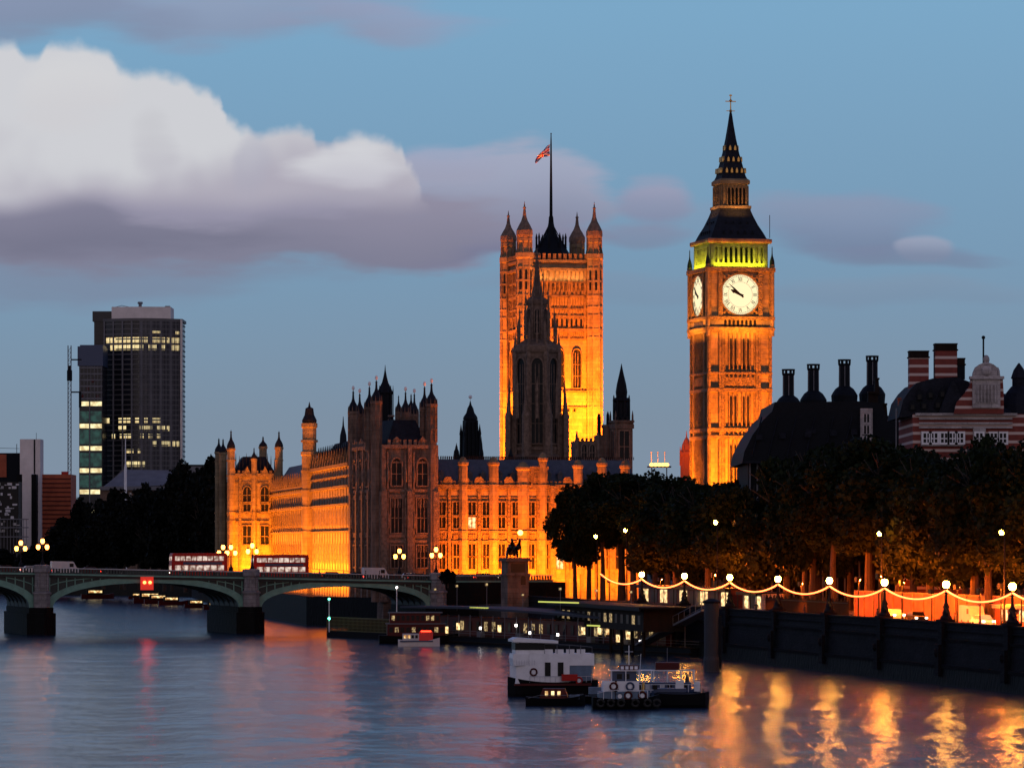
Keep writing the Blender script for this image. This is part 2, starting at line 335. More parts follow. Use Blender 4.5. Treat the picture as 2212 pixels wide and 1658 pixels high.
wm = MB().add([(-6000, -500, 0), (2500, -500, 0), (2500, 9000, 0), (-6000, 9000, 0)], [(0, 1, 2, 3)]).build('river_water', water_mat())
tag(wm, 'grey blue river with lamp reflections', kind='structure')
# west bank: one sheet to the horizon with its river edge
BA = Vector((1.3, 730, 0)); BDIR = Vector((.187, -.982, 0)); BPHI = math.atan2(-.982, .187)
near = BA + BDIR * 480
edge = [(near.x+.6, near.y), (BA.x+.6, BA.y), (-10, 772), (-22, 800), (-40, 826), (-68, 1010), (-74, 1060), (-100, 1290), (-230, 1400), (-900, 1500), (-6000, 1500)]
land = edge + [(-6000, 12000), (6000, 12000), (6000, near.y)]
g = MB().exz(land[::-1] if False else land, -3, 5.2).build('ground', M['soil']); tag(g, 'dark ground of the west bank', kind='structure')
def strip_along(off0, off1, z, name, m, label, s0=0, s1=480):
    nrm = Vector((.982, .187, 0))
    a = BA + nrm*off0; b = BA + nrm*off1
    q = [a + BDIR*s0, b + BDIR*s0, b + BDIR*s1, a + BDIR*s1]
    o = MB().exz([(p.x, p.y) for p in q][::-1], 5.0, z).build(name, m); return tag(o, label, kind='structure')
strip_along(.9, 6.5, 6.35, 'pavement', M['paving'], 'riverside pavement under the lamps')
strip_along(6.5, 20, 6.22, 'road', M['asphalt'], 'embankment road behind the pavement')
strip_along(20, 26, 6.35, 'far_pavement', M['paving'], 'pavement under the plane trees')
# embankment wall
ew = thing('embankment_wall', 'long dark granite embankment wall with moulded parapet above the river', 'river wall', (BA.x, BA.y, 0), BPHI)
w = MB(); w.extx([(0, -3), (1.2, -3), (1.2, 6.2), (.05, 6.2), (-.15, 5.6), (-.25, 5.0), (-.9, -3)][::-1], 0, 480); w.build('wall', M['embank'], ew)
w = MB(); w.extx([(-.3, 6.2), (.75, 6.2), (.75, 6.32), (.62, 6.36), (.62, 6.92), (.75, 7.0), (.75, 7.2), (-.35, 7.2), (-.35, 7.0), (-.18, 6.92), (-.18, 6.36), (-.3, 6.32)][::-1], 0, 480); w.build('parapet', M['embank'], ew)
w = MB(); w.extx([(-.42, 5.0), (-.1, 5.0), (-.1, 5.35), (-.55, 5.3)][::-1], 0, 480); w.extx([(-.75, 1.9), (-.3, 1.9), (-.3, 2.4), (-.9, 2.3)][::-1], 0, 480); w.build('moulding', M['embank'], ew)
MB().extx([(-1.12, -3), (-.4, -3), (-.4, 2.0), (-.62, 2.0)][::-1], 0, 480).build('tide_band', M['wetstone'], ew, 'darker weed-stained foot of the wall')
def bank_at(px):
    d = 140.04 / ((px - HX) / F + .19); return Vector((PX(px, d), d, 0))
def bank_s(px): return (bank_at(px) - BA).length
lampx = [1385, 1477, 1575, 1679, 1790, 1909, 2042, 2185, 2350]
for px in lampx:
    s = bank_s(px); w = MB(); w.taper(s-.75, s+.75, -.75, .7, 4.6, 7.2, 0, 0); w.box(s-.95, s+.95, -.95, .85, 7.2, 7.5)
    w.taper(s-.8, s+.8, -1.15, -.7, 1.0, 4.6, 0, 0); w.lathe(s, -1.0, [(.25, 4.2), (.45, 4.0), (.5, 3.6), (.3, 3.2)], 8)
    w.build('lamp_pedestal', M['embank'], ew)
# embankment lamps: dolphin-based cast iron standards with one globe
lp = thing('embankment_lamp', '', 'street lamp', (0, 0, 0), 0, 'globe lamps along the embankment parapet')
MB().lathe(0, 0, [(.75, 0), (.7, .25), (.45, .5), (.5, .75), (.3, 1.2), (.2, 1.6), (.16, 2.2), (.14, 3.0), (.12, 3.35), (.22, 3.5), (.2, 3.6)], 10).build('lamp_base', M['iron'], lp, smooth=True)
MB().tube([(-.5, 0, .3), (-.62, .05, .7), (-.35, .2, 1.1), (0, .32, 1.4), (.2, .1, 1.8)], [.16, .2, .15, .1, .05]).tube([(.5, 0, .3), (.62, -.05, .7), (.35, -.2, 1.1), (0, -.32, 1.4), (-.2, -.1, 1.8)], [.16, .2, .15, .1, .05]).build('fish_ornament', M['iron'], lp)
MB().ball(0, 0, 4.0, .42, .42, .46).build('lamp_globe', M['globe'], lp, smooth=True)
MB().lathe(0, 0, [(.28, 4.38), (.24, 4.5), (.08, 4.6), (.05, 4.8)], 8).build('lamp_cap', M['iron'], lp)
PL = Proto(lp); lamp_tops = []
ords = ['farthest globe lamp on the embankment parapet, beside the plinth of the bronze statue', 'second farthest globe lamp on the embankment parapet', 'third farthest globe lamp on the embankment parapet, below the clock tower', 'fourth farthest globe lamp, just right of the dark mooring pile', 'fifth farthest globe lamp on the embankment parapet', 'globe lamp on the parapet between the fifth farthest and the tour bus', 'second nearest lit globe lamp, left of the red tour bus', 'nearest lit globe lamp at the right edge, largest of its row', 'globe lamp on the parapet beyond the right edge']
for px, lb in zip(lampx[:-1], ords):
    p = bank_at(px) + Vector((.1, 0, 7.5)); PL.place(p, BPHI, lb); lamp_tops.append(p + Vector((0, 0, 3.3)))
# glowing festoon strings between the lamps
st = bank_at(1297) + Vector((0, 0, 11.4)); pts = [st] + lamp_tops + [bank_at(2350) + Vector((.1, 0, 10.8))]
pd = thing('festoon_post', 'thin dark post where the glowing string starts by the pier entrance', 'post', (pts[0].x, pts[0].y, 7.2))
MB().lathe(0, 0, [(.14, 0), (.08, .4), (.07, 4.3), (.14, 4.35)], 8).build('pole', M['iron'], pd)
for i in range(len(pts) - 1):
    a, b = pts[i], pts[i+1]; L = (b - a).length; sag = min(1.15, .055 * L)
    pp = [a.lerp(b, k/14) - Vector((0, 0, sag * 4 * (k/14) * (1-k/14))) for k in range(15)]
    o = MB().tube(pp, .1, 6)
    r = o.build('string_light', M['rope'], smooth=True)
    lab = 'leftmost glowing string, from the first post to the farthest globe lamp' if i == 0 else ('glowing string running off the right edge of the photo from the nearest lamp' if i == len(pts)-2 else 'sagging glowing string between the %s and %s lamps counted from the left' % (['', 'first', 'second', 'third', 'fourth', 'fifth', 'sixth', 'seventh', 'eighth'][i], ['', 'first', 'second', 'third', 'fourth', 'fifth', 'sixth', 'seventh', 'eighth'][i+1]))
    tag(r, lab, 'string light', 'glowing strings hung between the embankment lamps')
# ---------------------------------------------------------------- bridge
BR = math.radians(16); C0 = Vector((PX(945, 757), 757, 0))
br = thing('arch_bridge', 'green painted iron arch bridge on stone piers crossing the river at left', 'bridge', C0, BR)
def top(x): return 10.5 - x * .021 if x < 0 else 10.5
XS = [6, 0, -35, -73.1, -112, -151]; XP = XS[1:]
def ell(a, b, zs, zc, n=24, e=0.0):
    cx = (a+b)/2; rx = (b-a)/2 - e; return [(cx + rx*math.cos(math.pi - math.pi*k/n), zs + (zc-zs)*math.sin(math.pi*k/n)**.8) for k in range(n+1)]
for b, a in zip(XP[:-1], XP[1:]):
    zc = (top(a)+top(b))/2 - 1.75
    inn = ell(a+2.0, b-2.0, 4.4, zc-.65); out = ell(a+.6, b-.6, 4.4, zc+.45)
    MB().strip(inn, out, 0, 1.0).build('arch_rib', M['green'], br)
    sb = MB()
    for y in (4.2, 8.6, 13, 17.4, 21.8): sb.strip(inn, out, y, y+.5)
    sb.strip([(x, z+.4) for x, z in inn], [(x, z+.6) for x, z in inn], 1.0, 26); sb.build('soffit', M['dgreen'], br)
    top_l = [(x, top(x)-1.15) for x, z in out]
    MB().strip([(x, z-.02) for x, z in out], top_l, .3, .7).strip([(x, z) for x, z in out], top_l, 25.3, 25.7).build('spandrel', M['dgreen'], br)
    t = MB()
    n = int((b-a)/1.5)
    for k in range(1, n):                          # quatrefoil tracery posts
        x = a + (b-a)*k/n; c = min((abs(x-ox), oz) for ox, oz in out)[1]
        if top(x)-1.3-c > .5: t.box(x-.09, x+.09, .12, .3, c, top(x)-1.2)
    for f in (.5,): 
        for (xa, za), (xb, zb) in zip(out[:-1], out[1:]):
            if top(xa)-1.2-za > 1.2: t.strip([(xa, (za+top(xa)-1.2)/2-.08), (xb, (zb+top(xb)-1.2)/2-.08)], [(xa, (za+top(xa)-1.2)/2+.08), (xb, (zb+top(xb)-1.2)/2+.08)], .12, .3)
    t.build('spandrel_tracery', M['green'], br)
x0, x1 = -151, 22
def band(y0, y1, dz0, dz1, mname, name):
    q = MB(); xs = [x0, 0, x1]
    q.strip([(x, top(x)+dz0) for x in xs], [(x, top(x)+dz1) for x in xs], y0, y1); return q.build(name, M[mname], br)
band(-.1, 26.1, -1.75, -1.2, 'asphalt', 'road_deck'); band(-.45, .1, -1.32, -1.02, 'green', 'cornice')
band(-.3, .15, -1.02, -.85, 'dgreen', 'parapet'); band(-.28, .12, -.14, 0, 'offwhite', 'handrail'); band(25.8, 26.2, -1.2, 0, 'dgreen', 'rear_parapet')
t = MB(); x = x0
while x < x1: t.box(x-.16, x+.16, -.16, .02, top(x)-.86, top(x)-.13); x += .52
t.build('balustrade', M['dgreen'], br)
for x in XP:
    p = MB(); p.exz([(x-2.6, 0), (x, -3.4), (x+2.6, 0), (x+2.6, 26), (x, 29), (x-2.6, 26)], -3, 3.9)
    p.exz([(x-2.2, .2), (x, -2.6), (x+2.2, .2), (x+2.2, 25.8), (x, 28), (x-2.2, 25.8)], 3.9, 4.9)
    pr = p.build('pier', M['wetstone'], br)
    q = MB(); q.lathe(x, -.4, [(1.55, 4.9), (1.55, 7.2), (1.75, 7.3), (1.75, 7.6), (1.35, 7.8), (1.35, top(x)-1.0), (1.6, top(x)-.8), (1.6, top(x)+.35), (1.1, top(x)+.5)], 8)
    for k in range(-1, 2): q.box(x+k*.75-.12, x+k*.75+.12, -1.75, -1.5, 7.9, top(x)-1.1)
    q.build('pilaster', M['granite'], pr)
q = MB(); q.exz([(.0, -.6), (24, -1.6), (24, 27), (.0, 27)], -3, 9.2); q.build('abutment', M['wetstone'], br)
def brp(x, y, z=0): return Matrix.Translation(C0) @ RZ(BR) @ Vector((x, y, top(x) - 1.2 + z))
def br_x(px, yl):                               # bridge-local x that shows at column px on local lane yl
    c, s = math.cos(BR), math.sin(BR); k = (px-HX)/F
    # C0.x + x c - yl s = k (C0.y + x s + yl c)
    return (k*(C0.y + yl*c) - C0.x + yl*s) / (c - k*s)
# triple lanterns
tl = thing('bridge_lamp', '', 'street lamp', (0, 0, 0), 0, 'three-lantern lamps on the bridge')
MB().lathe(0, 0, [(.45, 0), (.4, .5), (.22, .8), (.14, 1.2), (.1, 2.6), (.14, 2.7), (.07, 2.9), (.06, 4.0)], 8).build('lamp_post', M['iron'], tl)
MB().tube([(0, 0, 2.7), (-.45, 0, 2.6), (-.85, 0, 2.9)], .05).tube([(0, 0, 2.7), (.45, 0, 2.6), (.85, 0, 2.9)], .05).build('bracket', M['iron'], tl)
for x, z in ((-.8, 3.25), (.8, 3.25), (0, 4.3)):
    l = MB().lathe(x, 0, [(.18, z-.35), (.34, z-.08), (.36, z+.2), (.25, z+.5)], 8).build('lantern', M['globe2'], tl)
    MB().lathe(x, 0, [(.34, z+.5), (.1, z+.75), (.03, z+1.0)], 8).build('lantern_cap', M['iron'], l)
PT = Proto(tl)
for px, yl, lb in ((92, -.4, 'front parapet lamp above the left bridge pier'), (45, 26, 'rear parapet lamp at the far left, left of the front one'), (545, -.4, 'front parapet lamp in front of the double-decker bus'), (482, 26, 'left one of two rear lamps between the two buses'), (499, 21, 'right one of two rear lamps between the two buses'), (942, -.4, 'front parapet lamp at the right end of the bridge'), (863, 26, 'rear parapet lamp before the dark corner tower')):
    x = br_x(px, yl); PT.place(brp(x, yl, 1.5 if yl < 0 else 1.2), BR, 'three-lantern lamp, ' + lb)
# navigation light box hung under the left span
nx = br_x(318, -1.0); nv = thing('navigation_light', 'red lit navigation board with two lamps on the bridge span', 'signal', brp(nx, -.75, -1.1), BR)
MB().box(-1.15, 1.15, -.25, .2, -1.35, 1.0).build('housing', M['redbox'], nv)
for sx_ in (-.5, .5): MB().lathe(sx_, 0, [(.3, -.1), (.3, .35)], 10).build('lamp', M['redlight'], nv).matrix_local = Matrix.Rotation(math.radians(90), 4, 'X') @ T(0, 0, .12)
# ================================================================ GOTHIC TOOLS
def faces(W_, D_):
    return [Matrix.Identity(4), T(0, D_, 0) @ RZ(-math.pi/2), T(W_, 0, 0) @ RZ(math.pi/2), T(W_, D_, 0) @ RZ(math.pi)]
_wc = {}
def arch_poly(w, h, x0=0, z0=0, pointed=True, e=0.0):
    p = [(x0-w/2-e, z0-e), (x0+w/2+e, z0-e)]
    if not pointed: return p + [(x0+w/2+e, z0+h+e), (x0-w/2-e, z0+h+e)]
    sp = z0+h-w*.75
    for k in range(0, 9):
        a = k/8; p.append((x0+(w/2+e)*math.cos(a*math.pi/2)**.9 if k < 8 else x0, sp+(w*.75+e)*math.sin(a*math.pi/2)))
    for k in range(7, -1, -1):
        a = k/8; p.append((x0-(w/2+e)*math.cos(a*math.pi/2)**.9, sp+(w*.75+e)*math.sin(a*math.pi/2)))
    return p
def window(parent, Mx, w, h, pointed=True, nm=1, nt=1, m='glass', t='trim', label=None, dep=.35):
    key = (round(w, 2), round(h, 2), pointed, nm, nt, m, t)
    if key not in _wc:
        a = MB().extr(arch_poly(w, h, pointed=pointed), -.05, .05).mesh('window', M[m])
        b = MB(); bw = .16
        for k in range(nm): x = -w/2 + w*(k+1)/(nm+1); b.box(x-bw/2, x+bw/2, -.16, -.05, 0, h*(.93 if pointed else 1))
        for k in range(nt): z = h*(k+1)/(nt+1.3); b.box(-w/2, w/2, -.13, -.05, z-bw/2, z+bw/2)
        inn = arch_poly(w, h, pointed=pointed); out = arch_poly(w, h, pointed=pointed, e=.28)
        inn = inn + [inn[0]]; out = out + [out[0]]
        b.strip(inn, out, -dep, 0)
        _wc[key] = (a, b.mesh('window_frame', M[t]))
    a, b = _wc[key]
    o = inst(a, 'window', parent, Mx, label); inst(b, 'window_frame', o, Matrix.Identity(4)); return o
def course(mb, Wd, z, h=.5, d=.35, x0=0): mb.box(x0-d*.0, Wd, -d, .0, z, z+h)
def buttress(mb, x, z0, z1, w=.8, d=.8, cap=True):
    mb.taper(x-w/2, x+w/2, -d, 0, z0, z1, 0, 0)
    if cap: mb.lathe(x, -d/2, [(w*.7, z1), (w*.55, z1+w*.5), (w*.12, z1+w*2.6), (.03, z1+w*3.2)], 4)
def merlons(mb, x0, x1, z, h=.9, w=.8, gap=.7, d=.3):
    x = x0
    while x < x1-w*.5: mb.box(x, min(x+w, x1), -d, 0, z, z+h); x += w+gap
def turret(mbw, mbc, x, y, r, z0, zc, zt, n=8, bands=()):
    """octagonal turret: shaft z0..zc, ogee cap to zt"""
    mbw.lathe(x, y, [(r, z0), (r, zc-.6), (r*1.18, zc-.5), (r*1.18, zc)], n)
    for z in bands: mbw.lathe(x, y, [(r*1.14, z), (r*1.14, z+.35)], n)
    H = zt-zc
    mbc.lathe(x, y, [(r*1.02, zc), (r*1.08, zc+H*.08), (r*.98, zc+H*.2), (r*.7, zc+H*.34), (r*.4, zc+H*.46), (r*.24, zc+H*.6), (r*.17, zc+H*.86), (r*.3, zc+H*.88), (r*.14, zc+H*.91), (.03, zt)], n)
def ribs(mb, x0, x1, n, z0, z1, w=.25, d=.25):
    for k in range(n+1): x = x0+(x1-x0)*k/n; mb.box(x-w/2, x+w/2, -d, 0, z0, z1)

# ================================================================ CLOCK TOWER
ZT = lambda y: PZ(y, 750)
CA = math.radians(13.3); W0 = 11.45
ct = thing('clock_tower', 'tall floodlit clock tower with glowing white dial and yellow belfry', 'clock tower', (PX(1532, 750), 750, 4), CA)
B = MB(T(0, 0, -4)); B.box(0, W0, 0, W0, 4, ZT(690)); B.build('shaft', M['stone'], ct)
tr = MB(); dk = MB(); sl = []
for Mf in faces(W0, W0):
    tr.M = T(0, 0, -4) @ Mf; dk.M = tr.M
    for x in (0.0, 2.0, 2.5, W0-2.5, W0-2.0, W0): tr.box(x-.22, x+.22, -.38, .0, 4, ZT(716))
    n = 7
    for k in range(n+1):
        x = 2.9 + (W0-5.8)*k/n; tr.box(x-.11, x+.11, -.28, 0, 4, ZT(716))
    for y0, y1 in ((1205, 1197), (1075, 1066), (948, 940), (932, 924), (846, 838), (808, 803), (718, 708)):
        tr.box(-.3, W0+.3, -.42 - (.1 if y0 == 718 else 0), 0, ZT(y0), ZT(y1))
    for y0, y1 in ((838, 810),):                     # ornament band with shields
        for k in range(7):
            x = 2.9 + (W0-5.8)*(k+.5)/7; tr.taper(x-.32, x+.32, -.34, 0, ZT(y0-6), ZT(y1+4), .08, 0)
    for k in range(7):                              # slit windows
        x = 2.9 + (W0-5.8)*(k+.5)/7
        if k in (1, 2, 4, 5):
            for y0, y1 in ((796, 730), (918, 855), (1058, 960), (1185, 1090)):
                sl.append((tr.M @ T(x, 0, ZT(y0)), (PZ(y1, 750)-PZ(y0, 750))))
tr.build('tracery', M['trim'], ct)
for Mx, h in sl[:64]:
    key = ('slit', round(h, 2))
    if key not in _wc: _wc[key] = MB().extr(arch_poly(.34, h), -.06, .0).mesh('window', M['glass'])
    inst(_wc[key], 'window', ct, Mx)
# clock stage
cs = MB(T(0, 0, -4)); e = .35; z0, z1 = ZT(690), ZT(577)
cs.box(-e, W0+e, -e, W0+e, z0, z1)
cs.taper(-e, W0+e, -e, W0+e, z0-.9, z0, 0, 0)
cst = cs.build('clock_stage', M['stone'], ct)
tr = MB()
for i, Mf in enumerate(faces(W0, W0)):
    tr.M = T(0, 0, -4) @ Mf @ T(0, -e, 0); cx = W0/2
    for x in (.0, 1.75, 2.15, W0-2.15, W0-1.75, W0): tr.box(x-.2, x+.2, -.35, 0, z0, z1)
    for y0, y1 in ((712, 706), (690, 683), (586, 577)): tr.box(-e-.35, W0+e+.35, -.55 if y0 == 586 else -.45, 0, ZT(y0), ZT(y1))
    tr.box(2.15, W0-2.15, -.18, 0, ZT(683), ZT(681))
    ns = 40                                        # square surround pierced by the round dial
    for k in range(ns):
        a0, a1 = 2*math.pi*k/ns, 2*math.pi*(k+1)/ns; r0, r1 = 3.62, 3.95
        q = []
        for a in (a0, a1):
            for r in (r0, r1): q.append((cx+r*math.cos(a), 61.5+r*math.sin(a)))
        tr.strip([q[0], q[2]], [q[1], q[3]], -.28, 0)
    for sx_ in (-1, 1):
        for sz_ in (-1, 1):
            for j in range(3): tr.lathe(cx+sx_*(3.1-.45*j*(j > 0)), -.1, [(.28, 61.5+sz_*(3.25-.45*(j == 1))-.28), (.28, 61.5+sz_*(3.25-.45*(j == 1))+.28)], 6)
    dl = MB(); dl.lathe(0, 0, [(3.62, 0), (3.62, .12)], 48)
    Mx = tr.M @ T(cx, 0, 61.5) @ Matrix.Rotation(math.radians(90), 4, 'X')
    if i == 0:
        dme = dl.mesh('clock_dial', M['dial'])
        nm = MB()
        def stroke(a, b, w_, z=.13): 
            a = Vector(a); b = Vector(b); d = (b-a).normalized(); n_ = Vector((-d.y, d.x))*w_/2
            nm.add([(*(a+n_), z), (*(a-n_), z), (*(b-n_), z), (*(b+n_), z), (*(a+n_), z+.03), (*(a-n_), z+.03), (*(b-n_), z+.03), (*(b+n_), z+.03)], [(0,1,2,3),(4,7,6,5),(0,4,5,1),(1,5,6,2),(2,6,7,3),(3,7,4,0)])
        roman = ['XII', 'I', 'II', 'III', 'IV', 'V', 'VI', 'VII', 'VIII', 'IX', 'X', 'XI']
        for h_, s_ in enumerate(roman):
            ang = math.radians(90 - 30*h_); up = Vector((math.cos(ang), math.sin(ang))); rt = Vector((up.y, -up.x))
            wd = {'I': .2, 'V': .42, 'X': .42}; tot = sum(wd[c_] for c_ in s_); x_ = -tot/2
            for c_ in s_:
                cw = wd[c_]; A = lambda fx, fr: up*fr + rt*(x_ + cw*fx)
                if c_ == 'I': stroke(A(.5, 2.45), A(.5, 3.15), .09)
                if c_ == 'V': stroke(A(.1, 3.15), A(.5, 2.45), .1); stroke(A(.9, 3.15), A(.5, 2.45), .06)
                if c_ == 'X': stroke(A(.1, 3.15), A(.9, 2.45), .1); stroke(A(.9, 3.15), A(.1, 2.45), .06)
                x_ += cw
        for k in range(60):
            a = 2*math.pi*k/60; stroke((3.3*math.cos(a), 3.3*math.sin(a)), (3.42*math.cos(a), 3.42*math.sin(a)), .05)
        for r_ in (2.3, 3.28, 3.5):
            for k in range(48):
                a, b_ = 2*math.pi*k/48, 2*math.pi*(k+1)/48; stroke((r_*math.cos(a), r_*math.sin(a)), (r_*math.cos(b_), r_*math.sin(b_)), .035)
        nme = nm.mesh('numerals', M['black'])
        def hand(angdeg, L, w_, tail, z):
            h = MB(); a = math.radians(90-angdeg); up = Vector((math.cos(a), math.sin(a))); rt = Vector((up.y, -up.x))
            pl = [up*-tail + rt*w_*.6, up*-tail - rt*w_*.6, up*0 - rt*w_*.5, up*L*.55 - rt*w_*.55, up*L*.62 - rt*w_*.9 if L < 3 else up*L*.6 - rt*w_*.4, up*L, up*L*.62 + rt*w_*.9 if L < 3 else up*L*.6 + rt*w_*.4, up*L*.55 + rt*w_*.55, up*0 + rt*w_*.5]
            n_ = len(pl); return h.add([(*p, z) for p in pl] + [(*p, z+.06) for p in pl], [tuple(range(n_)), tuple(range(2*n_-1, n_-1, -1))] + [(i_, (i_+1) % n_, (i_+1) % n_+n_, i_+n_) for i_ in range(n_)])
        hh = hand(296, 2.1, .42, .6, .2).mesh('hour_hand', M['black']); mh = hand(312, 3.2, .26, .75, .28).mesh('minute_hand', M['black'])
    d = inst(dme, 'clock_dial', cst, Mx)
    for nn, me in (('numerals', nme), ('hour_hand', hh), ('minute_hand', mh)): inst(me, nn, cst, Mx)
    for k in range(8):                              # dark arcade under the dial
        x = 2.55 + (W0-5.1)*(k+.5)/8
        key = 'arc'
        if key not in _wc: _wc[key] = MB().extr(arch_poly(.46, 1.15), -.05, 0).mesh('window', M['glass'])
        inst(_wc[key], 'arcade_opening', cst, tr.M @ T(x, 0, ZT(704)))
tr.build('clock_stage_tracery', M['trim'], ct)
tt = MB(T(0, 0, -4)); tcp = MB(T(0, 0, -4))
for x in (-e, W0+e):
    for y in (-e, W0+e): turret(tt, tcp, x, y, .42, 54, ZT(570), ZT(530))
tt.build('corner_turret', M['stone'], ct); tcp.build('pinnacle', M['slate'], ct)
# belfry
bz0, bz1 = ZT(577), ZT(524); i0 = .35
bf = MB(T(0, 0, -4)); bf.box(i0+.5, W0-i0-.5, i0+.5, W0-i0-.5, bz0, bz1); bfo = bf.build('belfry', M['stone'], ct)
bt = MB()
for Mf in faces(W0, W0):
    bt.M = T(0, 0, -4) @ Mf @ T(0, i0, 0)
    bt.box(i0, W0-i0, -.05, .5, bz1-.7, bz1); bt.box(i0, W0-i0, -.05, .5, bz0, bz0+.9)
    for k in range(9): x = i0+1.5 + (W0-2*i0-3.0)*k/8; bt.box(x-.2, x+.2, 0, .5, bz0+.9, bz1-.7)
    for k in range(12): x = i0+.5 + (W0-2*i0-1.0)*k/11; bt.lathe(x, -.1, [(.16, bz0), (.2, bz0+.35), (.05, bz0+.6)], 6)
    for x in (i0+.4, W0-i0-.4): bt.box(x-.4, x+.4, -.1, .5, bz0, bz1)
    for k in range(8):
        x = i0+1.5 + (W0-2*i0-3.0)*(k+.5)/8; key = 'bel'
        if key not in _wc: _wc[key] = MB().extr(arch_poly(.5, 2.7), 0, .06).mesh('belfry_opening', M['black'])
        if 0 < k < 7: inst(_wc[key], 'belfry_opening', bfo, bt.M @ T(x, .4, bz0+.95))
bt.build('belfry_arcade', M['stone'], ct)
rf = MB(T(0, 0, -4)); ctr = W0/2
def sq(mb, prof): mb.lathe(ctr, ctr, [(r*math.sqrt(2)/2, z) for r, z in prof], 4, math.pi/4)
sq(rf, [(W0+.5, bz1), (W0+.7, bz1+.3), (W0+.7, bz1+.75), (W0-.4, bz1+.9)]); rf.build('cornice', M['dstone'], ct)
rf = MB(T(0, 0, -4)); sq(rf, [(10.6, bz1+.9), (9.6, ZT(500)), (8.0, ZT(482)), (6.6, ZT(462)), (5.9, ZT(450)), (5.9, ZT(446))]); rf.build('lower_roof', M['slate'], ct)
dm = MB()
for Mf in faces(W0, W0):                            # dormers on the lower roof
    for r_, (yy, ins, hh_) in enumerate(((508, .9, 1.0), (486, 1.9, .9), (466, 2.6, .7))):
        dm.M = T(0, 0, -4) @ Mf @ T(0, ins, 0)
        for k in range(5-r_): x = ctr + (k-(4-r_)/2)*1.35; dm.extr([(x-.28, ZT(yy)), (x+.28, ZT(yy)), (x+.28, ZT(yy)+hh_*.55), (x, ZT(yy)+hh_*1.1), (x-.28, ZT(yy)+hh_*.55)], -.15, 1.2)
    dm.M = T(0, 0, -4) @ Mf
dm.build('dormer', M['iron'], ct)
rf = MB(T(0, 0, -4)); rf.tube([(0, 0, bz1+1), (0, 0, bz1+4.5)], .06).tube([(W0, 0, bz1+1), (W0, 0, bz1+5.2)], .06).tube([(W0, W0, bz1+1), (W0, W0, bz1+5.2)], .06); rf.build('lightning_rod', M['iron'], ct)
la = MB(T(0, 0, -4)); sq(la, [(6.1, ZT(446)), (6.1, ZT(440)), (5.0, ZT(439)), (5.0, ZT(395)), (5.7, ZT(392)), (5.7, ZT(385)), (5.0, ZT(381))]); lao = la.build('lantern', M['stone'], ct)
lt = MB()
for Mf in faces(5.0, 5.0):
    lt.M = T(ctr-2.5, ctr-2.5, -4) @ Mf
    for k in range(7): x = .35 + 4.3*k/6; lt.box(x-.11, x+.11, -.28, 0, ZT(439), ZT(396))
    for k in range(6):
        x = .35 + 4.3*(k+.5)/6; key = 'lan'
        if key not in _wc: _wc[key] = MB().extr(arch_poly(.42, 3.1), -.05, 0).mesh('lantern_opening', M['black'])
        if 0 < k < 6: inst(_wc[key], 'lantern_opening', lao, lt.M @ T(x, 0, ZT(438)))
lt.build('lantern_arcade', M['trim'], ct)
sp = MB(T(0, 0, -4)); sq(sp, [(4.9, ZT(381)), (4.4, ZT(374)), (3.5, ZT(350)), (2.55, ZT(325)), (1.6, ZT(292)), (.9, ZT(262)), (.42, ZT(238)), (.2, ZT(232))]); sp.build('spire', M['slate'], ct)
sp = MB()
for Mf in faces(5.0, 5.0):
    sp.M = T(ctr-2.5, ctr-2.5, -4) @ Mf
    for y_, ins, n_ in ((368, .35, 4), (343, .95, 3), (318, 1.5, 2)):
        for k in range(n_): x = 2.5 + (k-(n_-1)/2)*.95; sp.extr([(x-.2, ZT(y_)), (x+.2, ZT(y_)), (x+.2, ZT(y_)+.5), (x, ZT(y_)+.95), (x-.2, ZT(y_)+.5)], ins-.35, ins+.4)
sp.build('spire_light', M['gold'], ct)
fi = MB(T(0, 0, -4)); fi.lathe(ctr, ctr, [(.16, ZT(235)), (.3, ZT(231)), (.12, ZT(228)), (.1, ZT(212)), (.32, ZT(209)), (.1, ZT(206)), (.05, ZT(195))], 8)
fi.box(ctr-.8, ctr+.8, ctr-.05, ctr+.05, ZT(232), ZT(230.5)); fi.box(ctr-1.0, ctr+1.0, ctr-.05, ctr+.05, ZT(211.5), ZT(209.5)); fi.box(ctr-.25, ctr+.25, ctr-.05, ctr+.05, ZT(199), ZT(196)); fi.build('finial', M['gold'], ct)
def CT(x, y, z): return Matrix.Translation((PX(1532, 750), 750, 0)) @ RZ(CA) @ Vector((x, y, z))
flood('flood_clock_front', CT(W0/2+1, -13, 8), CT(W0/2, 0, 44), 12, 2, 85000, (1, .21, .004), spread=110)
flood('flood_clock_left', CT(-12, W0/2, 8), CT(0, W0/2, 40), 8, 2, 70000, (1, .21, .004), spread=110)
for a, t_ in (((W0/2, -3.2, 53), (W0/2, 0, 61)), ((-3.2, W0/2, 53), (0, W0/2, 61))): flood('flood_dial', CT(*a), CT(*t_), 8, .6, 2200, (1, .30, .02))
for k, (a, t_) in enumerate((((W0/2, -.35, bz0+.25), (W0/2, 1.0, bz1)), ((-.35, W0/2, bz0+.25), (1.0, W0/2, bz1)), ((W0+.35, W0/2, bz0+.25), (W0-1.0, W0/2, bz1)))):
    flood('flood_belfry', CT(*a), CT(*t_), 9.5, .3, 900, (.72, .9, .02), 170)
flood('flood_lantern', CT(W0/2, .9, ZT(462)), CT(W0/2, 3.4, ZT(415)), 4, .4, 260, (1, .40, .08), 150)
flood('flood_lantern', CT(.9, W0/2, ZT(462)), CT(3.4, W0/2, ZT(415)), 4, .4, 160, (1, .40, .08), 150)

